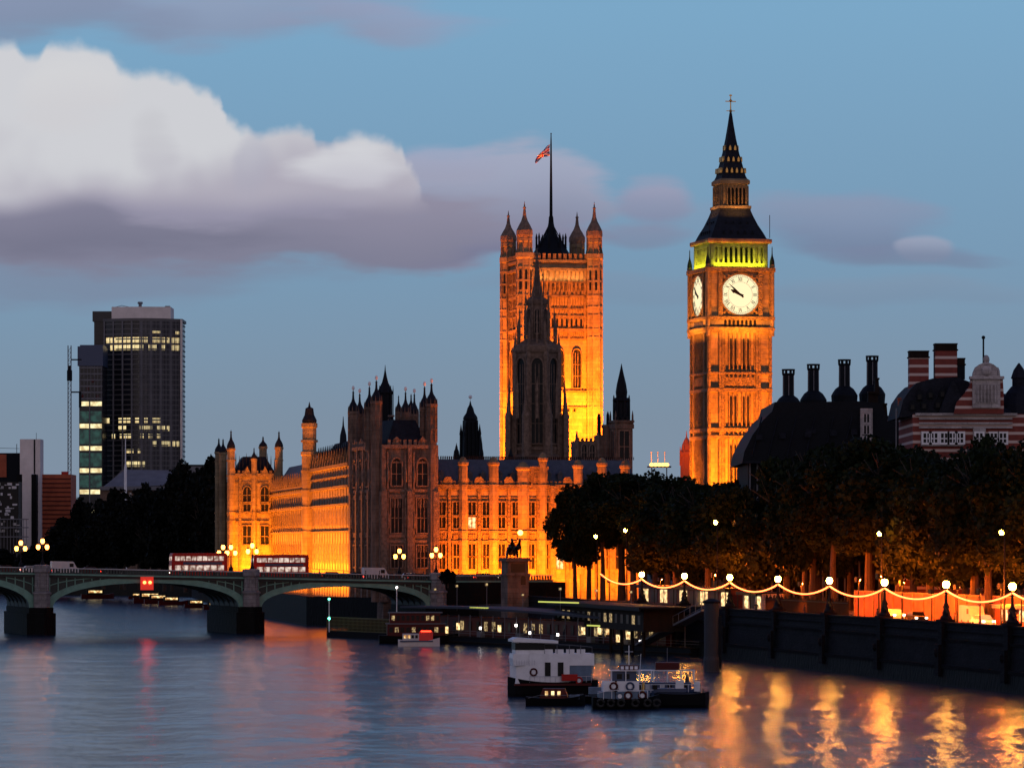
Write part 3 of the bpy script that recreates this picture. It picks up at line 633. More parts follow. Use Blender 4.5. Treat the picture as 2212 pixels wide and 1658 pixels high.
# ================================================================ VICTORIA TOWER (square flag tower)
ZV = lambda y: PZ(y, 1080); VA = math.radians(13); WV = 18.8
vt = thing('flag_tower', 'massive square floodlit stone tower with four pinnacled turrets and a flagpole', 'tower', (PX(1133, 1080), 1080, 4), VA)
b = MB(T(0, 0, -4)); b.box(0, WV, 0, WV, 4, ZV(560)); b.build('wall', M['stone'], vt)
tr = MB(); 
for i, Mf in enumerate(faces(WV, WV)):
    tr.M = T(0, 0, -4) @ Mf
    for y0, y1, d in ((566, 560, .7), (584, 578, .9), (610, 606, .4), (642, 636, .5), (668, 664, .4), (684, 680, .4), (716, 708, .6), (733, 729, .4), (847, 842, .5), (880, 877, .35), (1000, 995, .5)):
        tr.box(1.5, WV-1.5, -d, 0, ZV(y0), ZV(y1))
    for x in (2.6, WV/3+.6, 2*WV/3-.6, WV-2.6): tr.box(x-.3, x+.3, -.5, 0, ZV(730), ZV(584))
    ribs(tr, 2.9, WV-2.9, 18, ZV(680), ZV(642), .2, .3); ribs(tr, 2.9, WV-2.9, 12, ZV(605), ZV(586), .25, .55)
    ribs(tr, 2.9, WV-2.9, 24, ZV(728), ZV(717), .25, .25)
    merlons(tr, 2, WV-2, ZV(560), 1.6, .8, .6, .5)
    for r_ in range(2):                              # row of carved shields and niches
        for k in range(12): x = 3.3 + (WV-6.6)*k/11; tr.taper(x-.35, x+.35, -.4, 0, ZV(634-26*r_*0-8*r_), ZV(614), .1, 0)
    for x in (WV/2-4.4, WV/2-1.0, WV/2+3.4): pass
    for k in range(10): x = 3.6 + (WV-7.2)*k/9; window(vt, tr.M @ T(x, 0, ZV(704)), .55, 2.1, nm=0, nt=0, dep=.2)
    for x in (WV/2-4.6, WV/2, WV/2+4.6): window(vt, tr.M @ T(x, 0, ZV(836)), 2.1, 10.0, nm=2, nt=2, dep=.6)
    for k in range(6): x = 5.4 + (WV-10.8)*k/5; window(vt, tr.M @ T(x, 0, ZV(888)), .6, .8, nm=0, nt=0, pointed=False, dep=.15)
tr.build('tracery', M['trim'], vt)
cors = [(0, 0, 435, .2), (WV, 0, 433, 0), (0, WV, 455, 0), (WV, WV, 455, 0)]
for x, y, yt, _ in cors:
    a = MB(T(0, 0, -4)); c = MB(T(0, 0, -4)); zt = PZ(yt, 1080 + y)
    a.lathe(x, y, [(2.1, 4), (2.1, ZV(560)), (2.4, ZV(556)), (2.4, ZV(546)), (1.75, ZV(544)), (1.75, ZV(524)), (2.0, ZV(521)), (2.0, ZV(515))], 8)
    for yy in (1000, 880, 845, 730, 712, 682, 664, 640, 608, 580): a.lathe(x, y, [(2.3, ZV(yy)), (2.3, ZV(yy)+.5)], 8)
    for k in range(8):
        an = math.pi/8 + 2*math.pi*k/8; cx_, cy_ = x+2.1*math.cos(an), y+2.1*math.sin(an)
        a.lathe(cx_, cy_, [(.25, 4), (.25, ZV(552)), (.3, ZV(548)), (.05, ZV(538))], 4)
        c.lathe(x+1.9*math.cos(an), y+1.9*math.sin(an), [(.22, ZV(548)), (.22, ZV(515)), (.04, ZV(503))], 4)
    t_ = a.build('turret', M['stone'], vt)
    H = zt-ZV(515); z_ = ZV(515)
    c.lathe(x, y, [(1.9, z_), (2.2, z_+H*.1), (2.15, z_+H*.22), (1.5, z_+H*.36), (.9, z_+H*.47), (.5, z_+H*.6), (.3, z_+H*.8), (.5, z_+H*.83), (.2, z_+H*.86), (.04, zt)], 8)
    c.build('cap', M['dtrim'], t_)
    key = 'vtw'
    for k in range(8):
        an = 2*math.pi*k/8 ; Mx = T(x, y, -4) @ RZ(an+math.pi/2) @ T(0, -1.98, 0)
        if key not in _wc: _wc[key] = MB().extr(arch_poly(.62, 5.2), -.05, 0).mesh('turret_window', M['glass'])
        inst(_wc[key], 'turret_window', vt, Mx @ T(0, 0, ZV(626)))
cr_ = MB(T(0, 0, -4)); c0 = WV/2
cr_.lathe(c0, c0, [(5.6, ZV(560)), (5.4, ZV(548)), (3.3, ZV(520)), (1.4, ZV(500)), (.8, ZV(478)), (.5, ZV(462))], 8)
for k in range(8):
    an = 2*math.pi*k/8 + math.pi/8
    for r_, h_ in ((3.9, 497), (2.6, 505)): cr_.lathe(c0+r_*math.cos(an), c0+r_*math.sin(an), [(.35, ZV(556)), (.3, ZV(h_+12)), (.38, ZV(h_+10)), (.06, ZV(h_))], 4)
    cr_.tube([(c0+4.2*math.cos(an), c0+4.2*math.sin(an), ZV(530)), (c0+2.6*math.cos(an), c0+2.6*math.sin(an), ZV(512)), (c0, c0, ZV(470))], .14)
cr_.build('iron_crown', M['iron'], vt)
fp = MB(T(0, 0, -4)); fp.lathe(c0, c0, [(.75, ZV(478)), (.6, ZV(462)), (.42, ZV(458)), (.36, ZV(400)), (.2, ZV(300)), (.12, ZV(281)), (.22, ZV(280)), (.1, ZV(278))], 8); fp.build('flagpole', M['black'], vt)
# flag: limp union flag hanging from the pole
def flag_mat():
    m = mat('flag_cloth', (.45, .4, .45), .8); t = m.node_tree; b = t.nodes['Principled BSDF']
    uv = t.nodes.new('ShaderNodeUVMap'); sp_ = t.nodes.new('ShaderNodeSeparateXYZ'); t.links.new(uv.outputs[0], sp_.inputs[0])
    def m2(op, a, b_=0.0):
        n = t.nodes.new('ShaderNodeMath'); n.operation = op
        for i_, q in enumerate((a, b_)):
            if isinstance(q, bpy.types.NodeSocket): t.links.new(q, n.inputs[i_])
            else: n.inputs[i_].default_value = q
        return n.outputs[0]
    x = m2('ABSOLUTE', m2('SUBTRACT', sp_.outputs[0], .5)); y = m2('ABSOLUTE', m2('SUBTRACT', sp_.outputs[1], .5))
    cross = m2('MINIMUM', m2('MULTIPLY', x, 2.0), y); diag = m2('ABSOLUTE', m2('SUBTRACT', x, y))
    def mx(f, a, b_):
        n = t.nodes.new('ShaderNodeMix'); n.data_type = 'RGBA'; t.links.new(f, n.inputs[0])
        for i_, q in ((6, a), (7, b_)):
            if isinstance(q, bpy.types.NodeSocket): t.links.new(q, n.inputs[i_])
            else: n.inputs[i_].default_value = (*q, 1)
        return n.outputs[2]
    c = mx(m2('LESS_THAN', diag, .09), (.03, .05, .2), (.6, .6, .65)); c = mx(m2('LESS_THAN', diag, .035), c, (.4, .03, .06))
    c = mx(m2('LESS_THAN', cross, .15), c, (.6, .6, .65)); c = mx(m2('LESS_THAN', cross, .09), c, (.4, .03, .06))
    t.links.new(c, b.inputs['Base Color']); return m
nu, nv_ = 22, 12; vs = []; uvs = []; fs = []
for j in range(nv_+1):
    for i in range(nu+1):
        s_, t_ = i/nu, j/nv_
        x = -s_*3.4 - .15*math.sin(t_*3); z = -s_*3.9*(.75+.5*s_)/1.25 - t_*2.9*(1-.62*s_) + .15*math.sin(9*s_+3*t_)
        y = .45*math.sin(8*s_+2.2*t_)*s_**.5 + .2*math.sin(15*t_+4*s_)*s_
        vs.append((x*1.12, y, z)); uvs.append((s_, 1-t_))
for j in range(nv_):
    for i in range(nu): a = j*(nu+1)+i; fs.append((a, a+nu+1, a+nu+2, a+1))
fm = bpy.data.meshes.new('flag'); fm.from_pydata(vs, [], fs); ul = fm.uv_layers.new()
for lp_ in fm.loops: ul.data[lp_.index].uv = uvs[lp_.vertex_index]
fm.polygons.foreach_set('use_smooth', [True]*len(fm.polygons)); fm.materials.append(flag_mat())
fo = link(bpy.data.objects.new('flag', fm)); fcen = Matrix.Translation((PX(1133, 1080), 1080, 0)) @ RZ(VA) @ Vector((c0, c0, 0))
fo.location = (fcen.x-.25, fcen.y, ZV(303)); tag(fo, 'limp red, white and blue flag hanging from the tall flagpole', 'flag')
so = fo.modifiers.new('thickness', 'SOLIDIFY'); so.thickness = .02
def VT(x, y, z): return Matrix.Translation((PX(1133, 1080), 1080, 0)) @ RZ(VA) @ Vector((x, y, z))
flood('flood_flag_front', VT(WV/2+2, -34, 26), VT(WV/2, 0, 52), 16, 2, 120000, (1, .19, .004), 80)
flood('flood_flag_left', VT(-32, WV/2, 26), VT(0, WV/2, 52), 14, 2, 100000, (1, .19, .004), 80)
flood('flood_flag_right', VT(WV+14, WV/2, 27), VT(WV, WV/2, 46), 16, 2, 26000, (1, .235, .006), 100)
for a, t_ in (((WV/2, -1.6, ZV(606)), (WV/2, .0, ZV(570))),): flood('flood_flag_parapet', VT(*a), VT(*t_), 13, .4, 900, (1, .5, .16), 150)
# ================================================================ CENTRAL SPIRE TOWER
def tz(d): return lambda y: PZ(y, d)
Z = tz(930); sc = 8925/930
sp_ = thing('spire_tower', 'dark octagonal gothic spire tower in front of the square flag tower', 'tower', (PX(1160, 930), 930, 5))
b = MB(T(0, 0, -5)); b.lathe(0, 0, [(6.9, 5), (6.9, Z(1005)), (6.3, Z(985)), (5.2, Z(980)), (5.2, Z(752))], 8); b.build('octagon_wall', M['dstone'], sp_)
t = MB(T(0, 0, -5)); 
for k in range(8):
    an = math.pi/8 + 2*math.pi*k/8; cx_, cy_ = 5.3*math.cos(an), 5.3*math.sin(an)
    t.lathe(cx_, cy_, [(.8, 5), (.8, Z(900)), (.6, Z(890)), (.6, Z(775)), (.75, Z(770)), (.5, Z(762)), (.06, Z(718))], 4, an)
    ox, oy = 6.9*math.cos(an), 6.9*math.sin(an)
    t.lathe(ox, oy, [(1.0, 5), (.85, Z(905)), (.95, Z(900)), (.6, Z(890)), (.05, Z(845))], 4, an)
    t.extr([(0, 0), (0, 0), (0, 0)], 0, 0) if False else None
    A = T(0, 0, -5) @ RZ(an + math.pi/2)
    q = MB(A); q.extx([(-6.9, Z(930)), (-5.3, Z(890)), (-5.3, Z(900)), (-6.9, Z(940))], -.2, .2); t.v_off = 0
    n_ = len(t.v); t.v += q.v; t.f += [tuple(i_ + n_ for i_ in f_) for f_ in q.f]
    An = T(0, 0, -5) @ RZ(an + math.pi/8 + math.pi/2) @ T(0, -4.82, 0)
    window(sp_, An @ T(0, 0, Z(958)), 2.5, Z(775)-Z(958), nm=2, nt=3, t='dtrim', dep=.5)
    An2 = T(0, 0, -5) @ RZ(an + math.pi/8 + math.pi/2) @ T(0, -6.4, 0)
    window(sp_, An2 @ T(0, 0, Z(1000)-2.0+.6), 1.0, 2.6, nm=0, nt=0, t='dtrim')
t.lathe(0, 0, [(5.5, Z(972)), (5.5, Z(966))], 8); t.lathe(0, 0, [(5.6, Z(762)), (5.8, Z(757)), (5.8, Z(748)), (5.3, Z(746))], 8)
t.build('buttress', M['dtrim'], sp_)
l = MB(T(0, 0, -5)); l.lathe(0, 0, [(5.3, Z(748)), (3.7, Z(738)), (2.5, Z(732)), (2.3, Z(660)), (2.6, Z(655)), (2.6, Z(648)), (1.45, Z(640)), (.85, Z(612)), (.5, Z(580)), (.3, Z(552)), (.08, Z(536))], 8)
lo = l.build('lantern_spire', M['dstone'], sp_)
l = MB(T(0, 0, -5))
for k in range(8):
    an = math.pi/8 + 2*math.pi*k/8
    l.lathe(4.6*math.cos(an), 4.6*math.sin(an), [(.4, Z(748)), (.35, Z(712)), (.42, Z(709)), (.05, Z(688))], 4)
    l.lathe(2.75*math.cos(an), 2.75*math.sin(an), [(.3, Z(735)), (.25, Z(652)), (.3, Z(648)), (.04, Z(622))], 4)
    l.lathe(1.6*math.cos(an), 1.6*math.sin(an), [(.2, Z(640)), (.15, Z(610)), (.03, Z(592))], 4)
    l.lathe(3.9*math.cos(an+.39), 3.9*math.sin(an+.39), [(.3, Z(744)), (.26, Z(690)), (.32, Z(687)), (.04, Z(664))], 4)
    for zz in range(606, 548, -9): rr = .42+1.5*(zz-545)/95; l.lathe(rr*math.cos(an), rr*math.sin(an), [(.05, Z(zz)), (.2, Z(zz)+.3), (.04, Z(zz)+.7)], 4)
    l.lathe(6.2*math.cos(an+.39), 6.2*math.sin(an+.39), [(.45, Z(905)), (.3, Z(850)), (.4, Z(846)), (.04, Z(815))], 4)
    window(lo, T(0, 0, -5) @ RZ(an + math.pi/8 + math.pi/2) @ T(0, -2.42, 0) @ T(0, 0, Z(720)), .95, Z(668)-Z(720), nm=1, nt=1, t='dtrim', dep=.2)
l.build('pinnacle', M['dtrim'], sp_)
# ---- small dark spires and turrets above the roofs
def black_spire(px, d, base, mid, topy, w, label, fins=True, ball=False, m='iron'):
    Zs = tz(d); r = thing('ventilation_spire', label, 'spire', (PX(px, d), d, Zs(base)), math.radians(16)); o = Zs(base)
    a = MB(T(0, 0, -o)); h = w/2
    a.lathe(0, 0, [(h*1.15*1.41, Zs(base)), (h*1.0*1.41, Zs(base)+1.5), (h*.82*1.41, Zs(mid))], 4, math.pi/4)
    a.build('body', M[m], r)
    a = MB(T(0, 0, -o)); H = Zs(topy)-Zs(mid)
    a.lathe(0, 0, [(h*.85, Zs(mid)), (h*.98, Zs(mid)+H*.05), (h*.9, Zs(mid)+H*.18), (h*.55, Zs(mid)+H*.38), (h*.4, Zs(mid)+H*.62), (h*.16, Zs(mid)+H*.8), (h*.05, Zs(topy))], 8); a.build('cap', M[m], r)
    if fins:
        a = MB(T(0, 0, -o))
        for sx_ in (-1, 1):
            for sy_ in (-1, 1): MB(T(0, 0, -o)).lathe(sx_*h, sy_*h, [(h*.24, Zs(base)), (h*.2, Zs(mid)-(Zs(mid)-Zs(base))*.32), (h*.26, Zs(mid)-(Zs(mid)-Zs(base))*.3), (.03, Zs(mid)-(Zs(mid)-Zs(base))*.08)], 4).build('corner_pinnacle', M[m], r)
        for sx_ in (-.35, 0, .35): a.taper(h*sx_*1.6-.1, h*sx_*1.6+.1, -h*1.25, -h*.7, Zs(base)+.5, Zs(mid)-.3, 0, h*.12)
        a.build('louvre', M[m], r)
    if ball:
        a = MB(T(0, 0, -o)); a.ball(0, 0, Zs(topy)+.9, .42); a.tube([(0, 0, Zs(topy)-.3), (0, 0, Zs(topy)+.9)], .05); a.build('finial_ball', M['white'], r)
    return r
black_spire(1016, 895, 1008, 907, 866, 3.3, 'slender black slate ventilation spire with a pale ball finial', ball=True)
black_spire(986, 880, 1008, 978, 956, 1.2, 'small black pinnacle left of the slender ventilation spire', fins=False)
black_spire(1040, 880, 1005, 985, 942, 1.0, 'tiny thin mast-like pinnacle right of the slender ventilation spire', fins=False)
black_spire(1103, 870, 1005, 985, 968, 1.1, 'short black chimney cap left of the octagonal spire tower', fins=False)
# stone-based turret right of the flag tower
Z = tz(840); ww = 3.6
rt = thing('stone_turret', 'pale stone square turret topped by a tall dark spire, right of the flag tower', 'turret', (PX(1330, 840), 840, 5), math.radians(16))
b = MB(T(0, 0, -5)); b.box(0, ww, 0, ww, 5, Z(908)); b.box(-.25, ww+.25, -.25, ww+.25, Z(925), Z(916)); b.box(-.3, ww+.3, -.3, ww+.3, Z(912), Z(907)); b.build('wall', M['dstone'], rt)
for Mf in faces(ww, ww): window(rt, T(0, 0, -5) @ Mf @ T(ww/2, 0, Z(990)), 2.0, 5.6, pointed=False, nm=1, nt=1, t='dtrim', dep=.2)
b = MB(T(0, 0, -5)); merlons(b, 0, ww, Z(907), .7, .6, .5); b.lathe(ww/2, ww/2, [(1.75, Z(907)), (1.55, Z(868)), (1.85, Z(864)), (1.5, Z(858))], 8); 
b.lathe(ww/2, ww/2, [(1.1, Z(858)), (1.2, Z(845)), (.95, Z(828)), (.5, Z(808)), (.18, Z(792)), (.04, Z(784))], 8)
for k in range(8): an = 2*math.pi*k/8; b.lathe(ww/2+1.7*math.cos(an), ww/2+1.7*math.sin(an), [(.2, Z(905)), (.16, Z(862)), (.03, Z(852))], 4)
b.build('spire', M['iron'], rt)
b = MB(T(0, 0, -5))
for x, y in ((0, 0), (ww, 0), (0, ww), (ww, ww)): MB(T(0, 0, -5)).lathe(x, y, [(.25, Z(925)), (.22, Z(897)), (.04, Z(886))], 4).build('corner_pinnacle', M['dstone'], rt)
Z = tz(845); sb = thing('stair_turret', 'narrow stone stair turret with dark cap beside the pale square turret', 'turret', (PX(1313, 845), 845, 5), math.radians(16))
b = MB(T(0, 0, -5)); b.lathe(0, 0, [(1.15, 5), (1.15, Z(925)), (1.3, Z(922)), (1.3, Z(917))], 8); b.box(-2.3, 1.4, -.6, 2.2, 5, Z(940)); b.build('wall', M['dstone'], sb)
b = MB(T(0, 0, -5)); b.lathe(0, 0, [(.35, Z(917)), (.3, Z(896)), (.05, Z(888))], 6); b.lathe(-1.9, 0, [(.4, Z(940)), (.4, Z(900)), (.1, Z(893))], 6); b.build('cap', M['iron'], sb)
Z = tz(835); gb = thing('roof_gable', 'dark stone gabled block on the palace roof before the flag tower', 'building', (PX(1246, 835), 835, 5), math.radians(16))
b = MB(T(0, 0, -5)); b.box(0, 4.4, 0, 4, 5, Z(952)); merlons(b, 0, 4.4, Z(952), .6, .5, .4); b.build('wall', M['dstone'], gb); window(gb, T(1.5, 0, Z(990)-5), 1.0, 2.8, nm=1, nt=1, t='dtrim'); window(gb, T(3.2, 0, Z(990)-5), 1.0, 2.8, nm=1, nt=1, t='dtrim')
for x in (0, 4.4): MB(T(0, 0, -5)).lathe(x, 0, [(.35, 5), (.35, Z(948)), (.05, Z(930))], 6).build('corner_pinnacle', M['dtrim'], gb)

# ================================================================ DARK CORNER TOWER
Z = tz(800); W_, D_ = 10.4, 24.5; TA = math.radians(16); TO = Vector((PX(828, 800), 800, 0))
dt = thing('corner_tower', 'unlit dark stone corner pavilion bristling with spired turrets', 'building', (TO.x, TO.y, 5), TA)
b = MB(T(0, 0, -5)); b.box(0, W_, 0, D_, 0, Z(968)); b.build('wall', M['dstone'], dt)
t = MB(T(0, 0, -5)); base = T(0, 0, -5)
for i, Mf in enumerate(faces(W_, D_)):
    L = W_ if i in (0, 3) else D_; t.M = base @ Mf
    for y0, y1, d in ((968, 960, .45), (1062, 1056, .3), (1074, 1068, .3), (1160, 1154, .3), (1172, 1166, .2), (1000, 996, .2)): t.box(-.2, L+.2, -d, 0, Z(y0), Z(y1))
    nb = 2 if L < 12 else 5
    for k in range(nb+1):
        x = L*k/nb; t.taper(x-.55, x+.55, -.75, 0, 5, Z(1060), 0, 0); t.taper(x-.4, x+.4, -.5, 0, Z(1060), Z(960), 0, 0)
    for k in range(nb):
        x = L*(k+.5)/nb
        window(dt, t.M @ T(x, 0, Z(1048)), 2.0, 5.2, nm=1, nt=1, t='dtrim', dep=.4)
        window(dt, t.M @ T(x, 0, Z(1150)), 2.2, 6.6, nm=2, nt=1, pointed=False, t='dtrim', dep=.35)
        window(dt, t.M @ T(x, 0, Z(1225)), 2.2, 4.2, nm=2, nt=1, pointed=False, t='dtrim', dep=.35)
        for dx_ in (-1.75, 1.75):
            t.box(x+dx_-.18, x+dx_+.18, -.3, 0, 5, Z(975)); t.lathe(x+dx_, -.35, [(.3, Z(1040)), (.34, Z(1020)), (.1, Z(1010))], 6); t.lathe(x+dx_, -.35, [(.3, Z(1140)), (.34, Z(1115)), (.1, Z(1105))], 6)
        ribs(t, x-1.2, x+1.2, 5, Z(1096), Z(1076), .14, .18); ribs(t, x-1.2, x+1.2, 5, Z(1192), Z(1174), .14, .18)
        t.extr([(x-.9, Z(960)), (x+.9, Z(960)), (x+.7, Z(950)), (x, Z(942)), (x-.7, Z(950))], -.35, 0)
    merlons(t, .8, L-.8, Z(960), 1.0, .6, .45, .35)
t.build('tracery', M['dtrim'], dt)
inv = (Matrix.Translation(TO) @ RZ(TA)).inverted()
for px, d, ty, r in ((763, 824, 842, .95), (777, 826, 848, .9), (798, 806, 833, .95), (813, 801, 820, 1.0), (861, 818, 853, .6), (876, 812, 844, .85), (888, 822, 850, .7), (895, 818, 848, .8), (917, 805, 833, .9), (932, 803, 826, 1.05), (845, 822, 880, .6)):
    q = inv @ Vector((PX(px, d), d, 0)); a = MB(T(0, 0, -5)); c = MB(T(0, 0, -5)); Zq = tz(d)
    zc = Zq(ty + (46 if r > .7 else 36)); low = 5 if px in (813, 932, 763) else Zq(975)
    turret(a, c, q.x, q.y, r, low, zc, Zq(ty), bands=(Zq(900), Zq(930)))
    for k in range(8):
        an = math.pi/8+2*math.pi*k/8; a.lathe(q.x+r*1.05*math.cos(an), q.y+r*1.05*math.sin(an), [(.12, Zq(955)), (.1, zc+.4), (.02, zc+1.1)], 4)
    to = a.build('turret', M['dstone'], dt); c.build('turret_cap', M['slate'], to)
    if ty < 849: f_ = MB(T(0, 0, -5)); f_.ball(q.x, q.y, Zq(ty)+.4, .3, .15, .45); f_.build('gilded_vane', M['white'], to)
a = MB(T(0, 0, -5)); a.taper(.8, W_-.8, .8, D_-.8, Z(968), Z(905), 2.2, 3); a.build('roof', M['slate'], dt)
cs_ = thing('roof_spire', 'tall black crocketed spire rising from behind the dark corner tower', 'spire', (PX(832, 835), 835, 25))
a = MB(T(0, 0, -25)); Z8 = tz(835); a.lathe(0, 0, [(1.6, 25), (1.55, Z8(852)), (1.75, Z8(848)), (1.3, Z8(838)), (.7, Z8(826)), (.35, Z8(812)), (.14, Z8(800)), (.04, Z8(788))], 8); a.build('spire', M['iron'], cs_)
a = MB(T(0, 0, -25))
for k in range(8): an = 2*math.pi*k/8; a.lathe(1.6*math.cos(an), 1.6*math.sin(an), [(.16, 27), (.14, Z8(845)), (.03, Z8(832))], 4)
a.build('rib', M['iron'], cs_)

# ================================================================ NORTH WING (orange front)
NO = Vector((PX(942, 806), 806, 0)); NA = math.radians(14); NW, ND = 41.0, 26.0; Z = tz(806)
nw = thing('palace_wing', 'floodlit orange gothic palace front with rows of paired windows', 'building', (NO.x, NO.y, 5), NA)
b = MB(T(0, 0, -5)); b.box(0, NW, 0, ND, 0, Z(1050)); b.build('wall', M['stone'], nw)
def nloc(px): # local x on the front plane for an image column
    k = (px-HX)/F; c, s = math.cos(NA), math.sin(NA); return (k*NO.y - NO.x)/(c - k*s)
t = MB(T(0, 0, -5)); wins = [954, 986, 1019, 1050, 1083, 1114, 1147, 1177, 1209, 1241, 1273, 1305, 1337, 1369]
for y0, y1, d in ((1056, 1046, .5), (1151, 1146, .3), (1171, 1167, .35), (1076, 1073, .15)): t.box(-.2, NW, -d, 0, Z(y0), Z(y1))
for i in range(len(wins)-1):
    xm = (nloc(wins[i])+nloc(wins[i+1]))/2
    big = i % 4 == 3
    t.taper(xm-(.55 if big else .3), xm+(.55 if big else .3), -(.8 if big else .4), 0, 0, Z(1048), 0, 0)
    if not big: 
        for k in range(7): t.taper(xm-.25, xm+.25, -.5, -.38, Z(1140)+k*.8, Z(1140)+k*.8+.55, .05, 0)
for i, px in enumerate(wins):
    x = nloc(px); lit = px in (1019,)
    window(nw, T(x, 0, Z(1112)-5), 1.45, 2.5, pointed=False, nm=1, nt=0, dep=.3)
    window(nw, T(x, 0, Z(1140)-5), 1.45, 2.1, pointed=False, nm=1, nt=0, dep=.3, m='warmwin' if px == 1019 else 'glass')
    window(nw, T(x, 0, Z(1200)-5), 1.35, 2.3, pointed=False, nm=1, nt=0, dep=.3)
    window(nw, T(x, 0, Z(1228)-5), 1.35, 2.2, pointed=False, nm=1, nt=0, dep=.3, m='warmwin' if px in (1209, 1369, 1401) else 'glass')
    t.box(x-.75, x+.75, -.16, 0, Z(1166)+.1, Z(1152)-.1)
    for k in range(4): t.box(x-.6+k*.4-.07, x-.6+k*.4+.07, -.26, -.14, Z(1166)+.2, Z(1152)-.2)
merlons(t, 0, NW, Z(1046), .7, .5, .35, .3)
for k, px in enumerate((967, 1003, 1034, 1098, 1160, 1225)):
    x = nloc(px); t.extr([(x-.9, Z(1046)), (x+.9, Z(1046)), (x+.9, Z(1036)), (x+.5, Z(1029)), (x-.5, Z(1029)), (x-.9, Z(1036))], -.35, .1)
t.build('tracery', M['trim'], nw)
rf = MB(T(0, 0, -5)); rf.extx([(.8, Z(1048)), (ND-.8, Z(1048)), (ND-6, Z(990)), (6, Z(990))], .3, NW-.3); rf.build('roof', M['slate2'], nw)
d_ = MB(T(0, 0, -5))
for px in (958, 1020, 1048, 1085, 1112, 1190, 1215, 1260, 1300): x = nloc(px); d_.box(x-.5, x+.5, 1.6, 4, Z(1040), Z(1022)); d_.extr([(x-.65, Z(1022)), (x+.65, Z(1022)), (x, Z(1015))], 1.5, 4.2)
d_.build('dormer', M['slate2'], nw)
rf = MB(T(0, 0, -5)); ribs(rf, 1, NW-1, 90, Z(990)-.1, Z(990)+.5, .12, .12); rf.M = T(0, 6.1, -5); ribs(rf, 1, NW-1, 90, Z(990)-.1, Z(990)+.6, .15, .12); rf.build('ridge_cresting', M['iron'], nw)
for px, ty, w_, yy in ((1000, 985, 1.5, .0), (1066, 985, 1.6, 0), (1130, 995, 2.0, .1), (1172, 975, 1.4, 0), (1248, 990, 1.5, 0), (1300, 985, 1.5, 0), (1350, 990, 1.5, 0)):
    x = nloc(px); c = MB(T(0, 0, -5)); c.lathe(x, yy, [(w_*.62, Z(1240)), (w_*.62, Z(ty+20)), (w_*.75, Z(ty+18)), (w_*.75, Z(ty+13)), (w_*.55, Z(ty+10)), (w_*.35, Z(ty+3)), (.05, Z(ty))], 8)
    for y in (1170, 1150, 1050): c.lathe(x, yy, [(w_*.72, Z(y)), (w_*.72, Z(y)+.4)], 8)
    c.build('chimney_turret', M['stone'], nw)
x0_, x1_ = nloc(1128), nloc(1182); c = MB(T(0, 0, -5)); c.box(x0_, x1_, -.3, 6, Z(1048), Z(1012)); c.box(x0_-.2, x1_+.2, -.5, 6.2, Z(1012), Z(1006)); ribs(c, x0_+.4, x1_-.4, 6, Z(1046), Z(1014), .2, .5)
c.build('parapet_block', M['trim'], nw)
def NT(x, y, z): return Matrix.Translation(NO) @ RZ(NA) @ Vector((x, y, z))
flood('flood_wing_left', NT(13, -9, 6.0), NT(13.5, 0, 17), 18, 1.5, 30000, spread=125)
flood('flood_wing_right', NT(32, -9, 6.0), NT(32, 0, 16), 18, 1.5, 22000, spread=150)

# ================================================================ RIVER FRONT
RA = math.atan(.149); RO = Vector((PX(757, 826), 826, 0))
rv = thing('river_front', 'long floodlit orange river front of the palace receding to the left', 'building', (RO.x, RO.y, 5), RA)
RL = 185.0; SPL = 79.0; RWd = 18.0; zA, zB = 32.6, 29.2
b = MB(T(0, 0, -5)); b.box(0, RWd, 0, SPL, 0, zA); b.box(.3, RWd, SPL, RL, 0, zB); b.build('wall', M['stone'], rv)
Ml = T(0, 0, -5) @ T(0, RL, 0) @ RZ(-math.pi/2)      # facade x = RL - local y
t = MB(Ml)
for z, h, d in ((10.5, .3, .2), (18.6, .35, .3), (24.0, .5, .5), (27.6, .55, .5)): t.box(0, RL-.8, -d, .0, z, z+h)
t.box(RL-SPL, RL, -.6, 0, 31.9, 32.6); t.box(RL-SPL, RL, -.3, 0, 29.8, 30.2); t.box(0, RL-SPL, -.3, .3, 28.6, 29.2)
nb = 34
for k in range(nb+1):
    x = 2 + (RL-4)*k/nb; zt = zA if x > RL-SPL else zB
    t.taper(x-.3, x+.3, -.12, 0, 0, zt, 0, 0); t.lathe(x, -.25, [(.5, zt), (.4, zt+1.2), (.06, zt+3.2)], 4)
    if k < nb:
        xc = x + (RL-4)/nb/2
        for z, h in ((12.5, 3.6), (20.2, 2.8)): window(rv, Ml @ T(xc, 0, z), .9, h, pointed=False, nm=0, nt=1, dep=.06)
merlons(t, 1, RL-SPL, zB, .7, .9, .7, -.1+.4); merlons(t, RL-SPL, RL-1, zA, .8, .9, .7, .3)
t.build('tracery', M['trim'], rv)
r_ = MB(T(0, 0, -5)); r_.extr([(1, zB-.2), (RWd-1, zB-.2), (RWd-5, zB+5.8), (5, zB+5.8)], SPL, RL-2); r_.build('roof', M['slate2'], rv, 'blue grey slate roof behind the lower wall')
r_ = MB(T(0, 0, -5)); r_.extr([(1, zA-.2), (RWd-1, zA-.2), (RWd-5, zA+5.5), (5, zA+5.5)], 2, SPL-2)
for k in range(20): y = 4+(SPL-8)*k/19; r_.lathe(1.2, y, [(.5, zA), (.4, zA+2.4), (.06, zA+4.6)], 4)
for y in (20, 44, 60): r_.lathe(5, y, [(.9, zA+4), (.7, zA+7), (.2, zA+9), (.05, zA+11)], 8)
r_.build('roof', M['slate'], rv, 'near black roof with small pinnacles')
a = MB(T(0, 0, -5)); c = MB(T(0, 0, -5)); yq = 79.0; Zq = tz(905)
